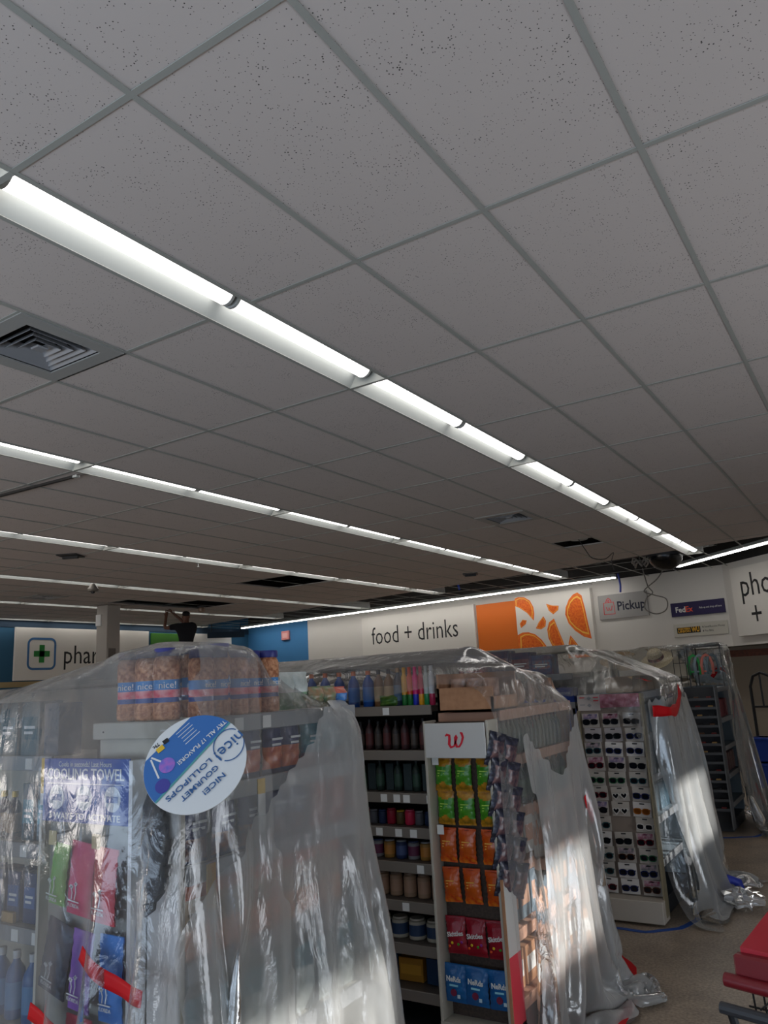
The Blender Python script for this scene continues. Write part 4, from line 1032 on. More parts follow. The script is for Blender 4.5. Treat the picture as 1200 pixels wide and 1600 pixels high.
row(FE2, 'e2t', bottle(mat('bottle_olive', '3a4a40', .3), BLACK, .024, .185, None), [.08 + .058*q for q in range(15)], .05, 1.405, 'slim dark bottle', 'on the shelf under the peach edge', 'bottle')
# aisle shelf contents
w2 = 'on the shelf beside the cardboard tray'
BB = [('blb', bottle(mat('bottle_royal', '1e4f9c', .3), mat('cap_orange', 'c8602a', .4), .033, .20, mat('label_royal', '3a7ac8', .5)), [3.62, 3.72, 3.82, 3.92, 4.02], 'royal blue bottle'),
      ('brb', bottle(mat('bottle_amber', '7a5534', .3), BLACK, .028, .20, mat('label_cream', 'b89a72', .5)), [4.09, 4.155], 'amber bottle'),
      ('nvb', bottle(mat('bottle_navy', '1c2a40', .3), mat('cap_tan', 'a8845a', .4), .026, .205, mat('label_slate', '4a6a86', .5)), [4.215], 'navy bottle')]
for k_, mk_, xs_, ds_ in BB: row(FA2, k_, mk_, xs_, .05, 1.672, ds_, w2, 'bottle')
def slim(c1, c2):
    def mk():
        t = thing('slim_bottle', '', ''); MB().lathe([(.013, 0), (.016, .005), (.016, .06)], n=12).build('base', mat('sb_' + c2, c2, .3), t, smooth='auto')
        MB().lathe([(.016, .06), (.016, .15), (.008, .175)], n=12).build('body', mat('sb_' + c1, c1, .3), t, smooth='auto'); MB().lathe([(.010, .175), (.010, .205), (0, .206)], n=10).build('cap', mat('sb_' + c1, c1, .3), t, smooth='auto'); return t
    return mk
for q, (x, a, b, nm) in enumerate([(4.255, 'd8a024', '2a7a3a', 'yellow and green'), (4.29, 'd84a1c', '2a7a3a', 'orange and green'), (4.325, 'e0187a', '2a3ac0', 'pink and blue'), (4.36, 'c82a4a', 'e8a020', 'red and yellow'), (4.393, 'b8c0bc', '1d8a50', 'white and green'), (4.425, 'c8ccd0', 'b02850', 'white and crimson')]):
    inst('sl%d' % q, slim(a, b), frame(*FA2)(x, .05, 1.672), 0, 'slim %s bottle on the top shelf beside the cardboard tray' % nm, 'bottle', None)
inst('gbag_top', stand_bag(FG, .12, .06, .06, None, [foil('foil_leaf', '3a6a2a', '6a8a3a', 20)]), frame(*FA2)(4.17, .02, 1.672), .1, 'green bag lying before the bottles on the dark top shelf', 'bag')
fx = frame(*FA2)
def multi(keys, xs, z, where, y=.11):
    for q, x in enumerate(xs):
        k_, mk_, ds_, ct_ = keys[q % len(keys)]
        inst(k_, mk_, fx(x, y, z), random.uniform(-.1, .1), '%s, %s from the left %s' % (ds_, ORD[q], where), ct_, ds_ + ' ' + where)
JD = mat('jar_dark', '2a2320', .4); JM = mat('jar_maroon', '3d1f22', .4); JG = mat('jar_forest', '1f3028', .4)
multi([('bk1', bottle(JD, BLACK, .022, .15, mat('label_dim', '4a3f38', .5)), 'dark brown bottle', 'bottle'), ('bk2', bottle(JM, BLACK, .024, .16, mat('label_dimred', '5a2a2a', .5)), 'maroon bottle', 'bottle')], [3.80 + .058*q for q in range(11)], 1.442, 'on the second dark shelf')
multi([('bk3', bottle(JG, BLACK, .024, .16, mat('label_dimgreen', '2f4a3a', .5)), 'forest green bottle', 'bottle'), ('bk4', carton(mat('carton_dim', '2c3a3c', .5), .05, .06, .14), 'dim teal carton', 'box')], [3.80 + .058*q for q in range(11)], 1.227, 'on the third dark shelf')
multi([('j1', simple_jar('j1', mat('jar_olive', '5a4a2a', .4), YEL, .025, .07), 'small olive jar', 'jar'), ('j2', simple_jar('j2', mat('jar_pink', 'c8284a', .4), mat('lid_pink', 'd84a6a', .4), .028, .075), 'small pink jar', 'jar'), ('j3', simple_jar('j3', mat('jar_grey', '5a5a60', .4), mat('lid_grey', '8a8a8c', .4), .024, .07), 'small grey jar', 'jar'), ('j4', simple_jar('j4', mat('jar_navy', '1f2f50', .4), mat('lid_navy', '2a3a66', .4), .024, .07), 'small navy jar', 'jar'), ('j5', simple_jar('j5', mat('jar_crimson', '9a1830', .4), mat('lid_crimson', 'a82038', .4), .026, .08), 'small crimson jar', 'jar')], [3.86 + .058*q for q in range(10)], 1.057, 'on the fourth dark shelf')
multi([('k1', simple_jar('k1', mat('tin_blue', '2c3a60', .4), mat('lid_silver', '9a9c9e', .3), .032, .09, mat('band_blue', '4a5a86', .5)), 'blue tin', 'tin'), ('k2', simple_jar('k2', mat('tin_white', '8c8a8c', .4), mat('lid_navy', '2a3a66', .4), .032, .09, mat('band_maroon', '6a2a4a', .5)), 'grey tin', 'tin'), ('k3', simple_jar('k3', mat('tin_tan', 'a87a3a', .4), mat('lid_silver', '9a9c9e', .3), .032, .09, mat('band_orange', 'c8843a', .5)), 'tan tin', 'tin')], [3.92 + .075*q for q in range(7)], .887, 'on the fifth dark shelf')
multi([('l1', simple_jar('l1', mat('tub_tan', 'a08066', .5), mat('lid_brown', '7a6250', .4), .035, .115, mat('band_peach', 'b08a70', .5)), 'tan tub', 'tub')], [3.93 + .085*q for q in range(6)], .702, 'on the sixth dark shelf')
multi([('m1', simple_jar('m1', mat('tub_pale', 'b0a898', .5), mat('lid_pale', 'c0b8a8', .4), .045, .10, mat('band_navy', '2a4060', .5)), 'pale tub with a navy band', 'tub')], [3.90 + .105*q for q in range(5)], .502, 'on the seventh dark shelf')
multi([('n1', carton(mat('carton_gold', 'a8741c', .5), .14, .12, .11, mat('carton_gold2', 'c8902a', .5)), 'gold carton', 'box'), ('n2', carton(mat('carton_navy', '1d3a5a', .5), .10, .10, .12, None), 'navy carton', 'box')], [3.90, 4.03, 4.16, 4.30], .292, 'on the bottom dark shelf')
t = thing('floor_basket', 'dark red bin on the floor under the dark shelves', 'bin', (-2.55, 3.30, 0))
MB().box(-.35, .30, 0, .25, .0, .16, b=.01).build('bin', mat('bin_red', '8a1420', .5), t); MB().box(-.36, .31, -.01, .26, .15, .17, b=.004).build('rim', mat('bin_red', '8a1420', .5), t)
t = thing('paper_roll', 'rolled tan paper lying on the floor below the blue candy bags', 'roll', (-2.3, 3.42, .045))
o = MB().lathe([(.012, 0), (.045, 0), (.045, .32), (.012, .32)], n=20).build('roll', mat('roll_tan', '9a8468', .6, noise=(20, .5, '7a6448')), t, smooth='auto'); o.rotation_euler = (0, PI/2, 0)
for x in (.01, .04): o = MB().lathe([(.0465, 0), (.0465, .008)], n=20, cap=False).build('gold_ring', mat('gold_band', 'b0843a', .4), t); o.rotation_euler = (0, PI/2, 0); o.location.x = x

# ---------------------------------------------------------------- THIRD SHELF UNIT
FA3 = ((-7.0, 6.30, 0), 0)
gondola('aisle_shelving', 'shelf run stacked with blue tissue boxes behind the dark shelves', FA3, 4.80, .95, 1.80, [1.79, 1.56, 1.34, 1.10, .80, .50], tags=(), double=True)
f3 = frame(*FA3)
TIS = mat('tissue_blue', '1f3f9a', .45, noise=(8, .4, '2a4fb0')); TISD = mat('tissue_navy', '1c2c66', .5)
def tissue():
    t = thing('tissue_box', '', ''); MB().box(-.105, .105, 0, .11, 0, .12, b=.003).build('box', TIS, t)
    fit(text('lettering', 'Kleenex', .045, mat('print_pale_blue', '9ab4dc', .5), t, (.01, -.0015, .078)), .13); MB().lathe([(0,0),(.04,.0),(.035,.012)], n=16).build('opening', TISD, t).location = (0, .055, .12)
    MB().box(-.04, .04, -.0015, 0, .02, .045).build('printed_patch', mat('patch_blue', '4a6ab8', .5), t); return t
for lv, z in enumerate((1.562, 1.342, 1.102)):
    for q in range(5):
        inst('tissue', tissue, f3(4.67 - .225*q, .03, z), 0, 'blue tissue box, %s from the right on the %s shelf left of the sunglasses' % (ORD[q], ('upper', 'middle', 'lower')[lv]), 'tissue box', 'blue tissue boxes')
row(FA3, 'rc3', carton(mat('carton_brick', '7a2a1c', .6), .13, .12, .22, mat('carton_brick2', '96402a', .6)), [4.10, 4.25, 4.40, 4.55, 4.69], .05, .802, 'brick red carton', 'on the shelf left of the sunglasses', 'box')
row(FA3, 'rc4', carton(mat('carton_moss', '3f3c22', .6), .13, .12, .20, mat('carton_slate3', '3a5060', .6)), [4.10, 4.25, 4.40, 4.55, 4.69], .05, .502, 'moss coloured carton', 'on the low shelf left of the sunglasses', 'box')
for q, (x, c, nm, h) in enumerate([(4.10, '2a3468', 'navy patterned', .225), (4.30, '26325e', 'dark blue patterned', .20), (4.49, '34507c', 'blue grey', .17)]):
    inst('big%d' % q, carton(mat('pack_' + c, c, .5, noise=(18, .6, '5a3a5a')), .19, .16, h, mat('pack_face_%d' % q, ('3f3f6a', '6a3448', '4a6a90')[q], .5, noise=(40, .8, '8a5a60')), FOILTXT), f3(x, .10, 1.792), 0, '%s pack on top of the third shelf unit' % nm, 'pack', None)
inst('redp', carton(mat('pack_red', '7a1520', .5), .28, .18, .10, mat('pack_red2', 'a02a30', .5), FOILTXT), f3(3.84, .10, 1.792), 0, 'dark red pack under the toilet rolls', 'pack')
tp = thing('toilet_roll_pack', 'white pack of toilet rolls standing on the dark red pack', 'pack', f3(3.84, .10, 1.893))
MB().box(-.155, .155, .0, .16, 0, .115, b=.02).build('wrapper', mat('roll_wrap', 'c9c4bd', .5), tp)
for q in range(3):
    o = MB().lathe([(.018, 0), (.047, 0), (.049, -.01), (.049, -.02)], n=22, cap=False).build('roll_end', mat('roll_white', 'd6d2cc', .7), tp, smooth='auto'); o.matrix_local = Matrix.Translation((-.10 + .10*q, -.004, .058)) @ Matrix.Rotation(PI/2, 4, 'X')
    o = MB().lathe([(0, 0), (.020, 0), (.020, .003)], n=16).build('core', mat('roll_core', '4a3f36', .8), tp); o.matrix_local = Matrix.Translation((-.10 + .10*q, -.003, .058)) @ Matrix.Rotation(PI/2, 4, 'X')

gl = thing('sunglasses_display', 'tall sunglasses display rack with a red and white header', 'display', (-2.14, 6.15, 0))
PEGC = mat('rack_panel', '8a7c70', .6); CLEAR = mat('rack_side', '8a7f66', .4)
MB().box(.0, .49, .05, .075, .05, 1.62).build('back_panel', PEGC, gl)
MB().box(-.012, .0, -.02, .075, .05, 1.50).build('side_wing', CLEAR, gl); MB().box(.49, .502, -.02, .075, .05, 1.62).build('side_wing', CLEAR, gl)
MB().box(-.01, .50, -.09, .08, .02, .17, b=.005).build('base_box', mat('base_white', 'b0a79a', .6), gl)
hb = MB().box(-.01, .17, .03, .048, 1.50, 1.62).build('header_card', mat('header_pale', 'bcb3ae', .6), gl); MB().box(.17, .49, .03, .048, 1.52, 1.62).build('header_card', mat('header_rose', '96324e', .5, noise=(25, .7, 'c87a90')), gl)
for q, (x, z) in enumerate([(.03, 1.60), (.14, 1.60), (.14, 1.575), (.03, 1.545)]): MB().box(x - .02, x + .02, .028, .03, z - .004, z + .004).build('printed_line', RED if q < 3 else GREY, hb)
for x, z in ((.085, 1.595), (.085, 1.54)): MB().prism([(x-.018, z), (x, z+.015), (x+.018, z), (x, z-.015)], .028, .03).build('printed_emblem', GREY, hb)
GC = {'black': '15161a', 'red': '5a1420', 'green': '2a5a3c', 'white': 'cfcac4', 'amber': '9a5a20', 'navy': '1f2850', 'teal': '2a4a50', 'tortoise': '4a2c20'}
def glasses(cname, heart=False, card='c4beb6', half=None):
    def mk():
        t = thing('sunglasses', '', ''); w, h = .134, .105
        MB().box(-w/2, w/2, -.004, -.002, -h*.5, h*.5).build('backing_card', mat('card_' + card, card, .6), t)
        if half: MB().box(-w*.42, w*.42, -.006, -.004, .012, h*.46).build('card_print', mat('cardprint_' + half, half, .5, noise=(30, .6, 'b8a0a8')), t)
        MB().box(-.018, .018, -.006, -.004, h*.34, h*.42).build('card_logo', BLACK, t)
        fm = mat('glasses_' + cname, GC[cname], .25); lm = mat('lens_dark' if cname != 'amber' else 'lens_amber', '14161c' if cname != 'amber' else '6a3a14', .12)
        for s in (-1, 1):
            cx = s*.031
            if heart: P = [(cx + .024*math.sin(a)**3*1.0, -.012 + .0016*(13*math.cos(a) - 5*math.cos(2*a) - 2*math.cos(3*a) - math.cos(4*a))) for a in [k*PI/10 for k in range(20)]]
            else: P = [(cx + .026*math.copysign(abs(math.cos(a))**.7, math.cos(a)), -.012 + .019*math.copysign(abs(math.sin(a))**.7, math.sin(a))*(1.1 if math.sin(a) > 0 else .95)) for a in [k*PI/9 for k in range(18)]]
            MB().prism(P[::-1], -.020, -.016).build('lens', lm, t)
            MB().ribbon(P + [P[0]], .0055, -.024, -.015).build('rim', fm, t)
            MB().box(s*.057 - .003, s*.057 + .003, -.022, .03, -.006, .004).build('temple', fm, t)
        MB().box(-.008, .008, -.023, -.017, -.008, -.002).build('bridge', fm, t)
        return t
    return mk
GR = [('black','a'),('black','b'),('black',''), ('black','c'),('black','c'),('navy',''), ('teal','d'),('navy','w'),('navy','w'), ('red','b'),('black','a'),('black',''), ('green',''),('green',''),('teal',''),
      ('red',''),('white','h'),('navy',''), ('black','a'),('white','h'),('amber','w'), ('teal',''),None,('white',''), ('black','w'),('black',''),('red','b'), ('teal',''),('tortoise','d'),('green',''), ('teal',''),('navy','w'),('navy','d'), ('red','w'),('navy','w'),('tortoise','b')]
gi = 0
for r_ in range(12):
    for c_ in range(3):
        g = GR[r_*3 + c_]
        if g is None: continue
        k_ = 'g_%s_%s' % g; half = {'a': '4a4a7a', 'b': '8a3050', 'd': '4a5a5a'}.get(g[1])
        desc = {'h': 'white heart shaped', 'w': g[0] + ' framed'}.get(g[1], g[0])
        x = -2.14 + .085 + .16*c_ + (.004 if r_ % 2 else -.004); z = 1.425 - .1085*r_
        inst(k_, glasses(g[0], g[1] == 'h', {'w': 'd2ccc6', 'c': 'a8a0a0'}.get(g[1], 'b4aca2'), half), (x, 6.185, z), 0, '%s sunglasses on a card, %s column, %s row of the rack' % (desc, ('left', 'middle', 'right')[c_], ORD[r_]), 'sunglasses', 'carded sunglasses on the tall rack', tilt=(0, random.uniform(-.06, .06)))
FE3 = ((-1.66, 6.24, 0), PI/2)
gondola('end_shelving', 'third end shelf unit beside the sunglasses, behind milky sheeting', FE3, .95, .48, 1.62, [1.62, 1.3, 1.0, .7, .4], mt=mat('cool_steel', '7f8c94', .5), side='full')
row(FE3, 'e3a', carton(mat('carton_cool', '6a7f92', .6), .14, .12, .22, mat('carton_cool2', '9aa8b0', .6)), [.12 + .17*q for q in range(5)], .06, 1.302, 'cool blue carton', 'on the upper shelf of the third end', 'box')
row(FE3, 'e3b', carton(mat('carton_cool3', '46606e', .6), .14, .12, .20, None), [.12 + .17*q for q in range(5)], .06, .702, 'slate carton', 'on the lower shelf of the third end', 'box')
row(FE3, 'e3c', carton(mat('carton_beige', '9a8468', .7), .17, .22, .12, None), [.12 + .22*q for q in range(4)], .06, 1.625, 'beige carton', 'on top of the third end', 'box')

# ---------------------------------------------------------------- FOURTH SHELF UNIT
FA4 = ((-7.0, 9.66, 0), 0)
gondola('aisle_shelving', 'far shelf run with sun hats on top', FA4, 4.85, .8, 1.60, [1.58, 1.3, 1.0, .7, .4], double=True)
f4 = frame(*FA4)
row(FA4, 'c4a', carton(mat('carton_deep_blue', '2a3f7a', .6), .16, .14, .20, mat('carton_pale4', '7a86a8', .6)), [4.00 + .18*q for q in range(5)], .05, 1.302, 'deep blue carton', 'on the far shelf run', 'box')
t = thing('card_reader_rack', 'tall dark rack of folded eyeglasses in narrow trays', 'display', (-2.11, 9.50, 0))
RK = mat('rack_dark', '3a3a3c', .5); RKG = mat('rack_grey', '6e7072', .5)
MB().box(0, .39, .12, .14, .10, 1.56).build('back_panel', RK, t)
for x in (-.012, .39): MB().box(x, x + .012, -.02, .14, .05, 1.57).build('side_wing', RKG, t)
for k in range(13):
    z = 1.46 - .098*k; s = MB().box(0, .39, -.01, .12, z - .045, z - .04).build('tray', RK, t)
    MB().box(0, .39, -.014, -.01, z - .045, z - .018).build('tray_lip', mat('tray_lip_grey', '55575a', .5), s)
    for q in range(3):
        if k in (7, 11): break
        xx = .05 + .12*q + random.uniform(-.01, .02); MB().box(xx, xx + .055, -.006, .004, z - .03, z - .002, b=.004).build('folded_glasses', [BLACK, mat('frame_brown', '5a3c2a', .4), mat('frame_red', '6a2020', .4), mat('frame_gold', '9a7a4a', .4)][(k + q) % 4], s)
FE4 = ((-1.71, 9.66, 0), PI/2)
gondola('end_shelving', 'far end shelf unit beside the eyeglass rack, behind sheeting', FE4, .80, .40, 1.56, [1.54, 1.2, .9, .6, .3], mt=mat('cool_steel', '7f8c94', .5), side='full')
row(FE4, 'e4a', carton(mat('carton_rose', '9a4a50', .6), .12, .12, .20, None), [.12 + .15*q for q in range(5)], .05, 1.202, 'rose carton', 'on the upper shelf of the far end', 'box')
row(FE4, 'e4b', carton(mat('carton_blush', '8f6a66', .6), .12, .12, .20, None), [.12 + .15*q for q in range(5)], .05, .602, 'blush carton', 'on the lower shelf of the far end', 'box')
t = thing('wire_topper', 'dark wire frame standing on the far rack under the sheeting', 'wire frame', (-1.98, 9.62, 1.56))
for x, y in ((0, 0), (.36, 0), (0, .5), (.36, .5)): MB().tube([(x, y, 0), (x, y, .46)], .007, 6).build('post', DGREY, t)
for a, b in (((0,0,.46),(.36,0,.46)), ((0,.5,.46),(.36,.5,.46)), ((0,0,.46),(0,.5,.46)), ((.36,0,.46),(.36,.5,.46))): MB().tube([a, b], .008, 6).build('top_bar', DGREY, t)
def hanger(c):
    def mk():
        t = thing('toy_hanger', '', ''); m = mat('hanger_' + c, c, .4)
        MB().tube([(0, 0, .23), (.02, 0, .25), (.02, 0, .215), (0, 0, .20)], .006, 6).build('hook', STEEL, t)
        MB().tube([(-.055, 0, 0), (-.06, 0, .10), (-.035, 0, .18), (0, 0, .20), (.035, 0, .18), (.06, 0, .10), (.055, 0, 0)], .016, 8).build('arm', m, t, smooth=True)
        MB().tube([(-.055, 0, .03), (.055, 0, .03)], .010, 8).build('crossbar', m, t, smooth=True); return t
    return mk
for q, (c, nm, x) in enumerate([('2a9a4a', 'green', -1.93), ('8a9aa0', 'grey', -1.87), ('d87a6a', 'coral', -1.80), ('6a7a80', 'slate', -1.745)]):
    inst('hg' + c, hanger(c), (x, 9.68 + .03*q, 1.70), .5, '%s padded clip hanging in the wire frame on the far rack' % nm, 'hanger', None, 1.1)
def sunhat(col, band):
    def mk():
        t = thing('sun_hat', '', ''); s = mat('straw_' + col, col, .85, noise=(60, .4, 'b0a080'), bump=(80, .5, .004))
        MB().lathe([(.20, -.012), (.19, -.004), (.14, .006), (.095, .012), (.092, .06), (.085, .10), (.06, .125), (.0, .13)], n=30, cap=False).build('straw', s, t, smooth='auto')
        MB().lathe([(.096, .014), (.094, .055)], n=30, cap=False).build('band', band, t, smooth='auto'); return t
    return mk
inst('hatA', sunhat('d6c8a8', mat('hat_band', '4a3a3a', .7, noise=(40, .7, '9a5a50'))), (-2.37, 9.78, 1.90), .3, 'cream straw sun hat with a dark patterned band', 'hat', None, 1.0, (.5, -.3))
inst('hatB', sunhat('b08a5a', mat('hat_band2', '9a7040', .7)), (-2.88, 9.85, 1.88), .3, 'tan straw hat, blurred behind the sheeting left of the cream hat', 'hat', None, 1.0, (.35, .25))
inst('hatC', sunhat('6a5a50', mat('hat_band3', '3a3030', .7)), (-2.40, 9.92, 1.66), .3, 'dark straw hat under the cream hat', 'hat', None, .9, (.2, 0))
for q, (x, z) in enumerate(((-2.37, 1.90), (-2.88, 1.88))):
    o = thing('hat_stand', 'thin dark stand under the %s straw hat' % ('cream', 'tan')[q], 'stand', (x, 9.84 if q == 0 else 9.90, 1.585)); MB().tube([(0, 0, 0), (0, 0, z - 1.585 + .06)], .008, 6).build('post', BLACK, o); MB().box(-.06, .06, -.06, .06, 0, .01).build('foot', BLACK, o)
t = thing('wire_grid', 'dark wire grid panel beside the cream sun hat', 'wire grid', (-2.18, 9.78, 1.58))
for x in (0, .07, .14): MB().tube([(x, 0, 0), (x, 0, .42)], .004, 5).build('upright_wire', BLACK, t)
for z in (.1, .26, .42): MB().tube([(0, 0, z), (.14, 0, z)], .004, 5).build('cross_wire', BLACK, t)

# ================================================================== RIGHT SIDE
ct_ = thing('shopping_cart', 'dark wire shopping cart with a red plastic handle tray at lower right', 'cart', (-.575, 3.0, .0), -.22)
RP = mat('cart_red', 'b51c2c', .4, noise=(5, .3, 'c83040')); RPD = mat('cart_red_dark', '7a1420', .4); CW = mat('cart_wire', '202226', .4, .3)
# coordinates: x to the right, y away
MB().add([(.0, .0, .88), (.55, .0, .86), (.55, .42, .99), (.05, .42, 1.01), (.0, .0, .845), (.55, .0, .825), (.55, .42, .955), (.05, .42, .975)], [(0,3,2,1)[::-1], (4,5,6,7)[::-1], (0,1,5,4), (1,2,6,5), (2,3,7,6), (3,0,4,7)]).build('seat_flap', RP, ct_)
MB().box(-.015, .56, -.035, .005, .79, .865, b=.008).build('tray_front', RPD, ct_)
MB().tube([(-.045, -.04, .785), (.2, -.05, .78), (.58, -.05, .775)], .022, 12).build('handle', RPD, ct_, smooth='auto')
MB().box(.16, .30, .05, .11, .895, .899).build('sticker', mat('cart_sticker', 'b8dce0', .5), ct_)
MB().tube([(-.05, -.09, .715), (.58, -.1, .70)], .018, 10).build('push_bar', mat('cart_grey', '34363b', .5), ct_, smooth='auto')
for x0, x1 in ((-.02, .02), (.10, .12)): MB().tube([(x0, -.09, .71), (x1 + .02, -.05, .40), (x1 + .06, .0, .12)], .014, 8).build('frame_leg', CW, ct_, smooth='auto')
for q in range(9):
    x = .02 + .06*q; MB().tube([(x, .0, .78), (x + .02, .03, .20)], .0035, 5).build('basket_wire', CW, ct_)
for z in (.70, .60, .50, .40, .30): MB().tube([(.0, .01, z), (.56, .01, z)], .0035, 5).build('basket_wire', CW, ct_)
for q in range(8):
    y = .05 + .06*q; MB().tube([(.03, y, .84), (.06, y, .22)], .0035, 5).build('basket_wire', CW, ct_)
for z in (.85, .7, .55, .4, .25): MB().tube([(.04, .0, z), (.04, .5, z)], .0035, 5).build('basket_wire', CW, ct_)
MB().box(.03, .56, .0, .6, .18, .19).build('lower_tray', CW, ct_)
for x, y in ((.06, .0), (.5, .0), (.06, .6), (.5, .6)):
    c = MB().tube([(x, y, .18), (x, y, .10)], .012, 8).build('caster_fork', STEEL, ct_); o = MB().lathe([(.02, -.012), (.055, -.012), (.055, .012), (.02, .012)], n=18).build('wheel', BLACK, c); o.matrix_local = Matrix.Translation((x, y, .056)) @ Matrix.Rotation(PI/2, 4, 'Y')
# hand truck and blue crate far right
ht = thing('hand_truck', 'black tube hand truck standing at the right edge before the beige wall', 'hand truck', (-1.86, 13.2, 0), -.3)
MB().tube([(0, 0, .12), (0, 0, 1.45), (.06, 0, 1.60), (.18, 0, 1.65), (.30, 0, 1.60), (.36, 0, 1.45), (.36, 0, .12)], .022, 10).build('frame', BLACK, ht, smooth='auto')
MB().tube([(.16, 0, 1.64), (.16, 0, 1.15)], .014, 8).build('centre_bar', BLACK, ht); MB().tube([(0, 0, 1.15), (.36, 0, 1.15)], .016, 8).build('crossbar', BLACK, ht); MB().tube([(0, 0, .6), (.36, 0, .6)], .016, 8).build('crossbar', BLACK, ht)
MB().box(-.02, .40, -.24, .0, .02, .035).build('toe_plate', BLACK, ht)
for x in (-.05, .41): o = MB().lathe([(.03, -.03), (.12, -.03), (.13, 0), (.12, .03), (.03, .03)], n=20).build('wheel', BLACK, ht, smooth='auto'); o.matrix_local = Matrix.Translation((x, .08, .13)) @ Matrix.Rotation(PI/2, 4, 'Y')
bc = thing('blue_crate', 'blue plastic crate on the hand truck at the right edge', 'crate', (-1.70, 13.05, .036), -.3)
for z in (0, .36): MB().box(-.12, .30, -.30, -.035, z + .0, z + .34, b=.015).build('crate_body', mat('crate_blue', '1d3f9a', .5), bc)
for z in (.30, .66): MB().box(-.135, .315, -.315, -.03, z, z + .04, b=.008).build('rim', mat('crate_blue', '1d3f9a', .5), bc)
fr_ = thing('metal_frame', 'tall grey metal clothes rail leaning before the beige wall', 'rack', (-2.75, 13.9, 0), 0)
for x in (0, .10, .30): MB().tube([(x, 0, 0), (x, .02 , 1.78)], .016, 8).build('upright', STEEL, fr_, smooth='auto')
MB().tube([(-.05, .02, 1.78), (.38, .02, 1.78)], .016, 8).build('top_rail', STEEL, fr_); MB().box(-.08, .40, -.12, .12, 0, .05).build('foot', DGREY, fr_)
sg = thing('notice_sign', 'small grey guest service sign above the metal rail', 'sign', (-2.45, 13.85, 1.93)); MB().box(-.24, .20, 0, .015, -.12, .12).build('panel', mat('notice_grey', '8a867e', .6), sg)
fit(text('lettering', 'Guests', .10, INK, sg, (.0, -.001, .035), bold=.01), .30); fit(text('lettering', 'service', .10, INK, sg, (.0, -.001, -.05), bold=.01), .28); MB().box(-.01, .01, 0, .01, -.16, -.12).build('stem', STEEL, sg)

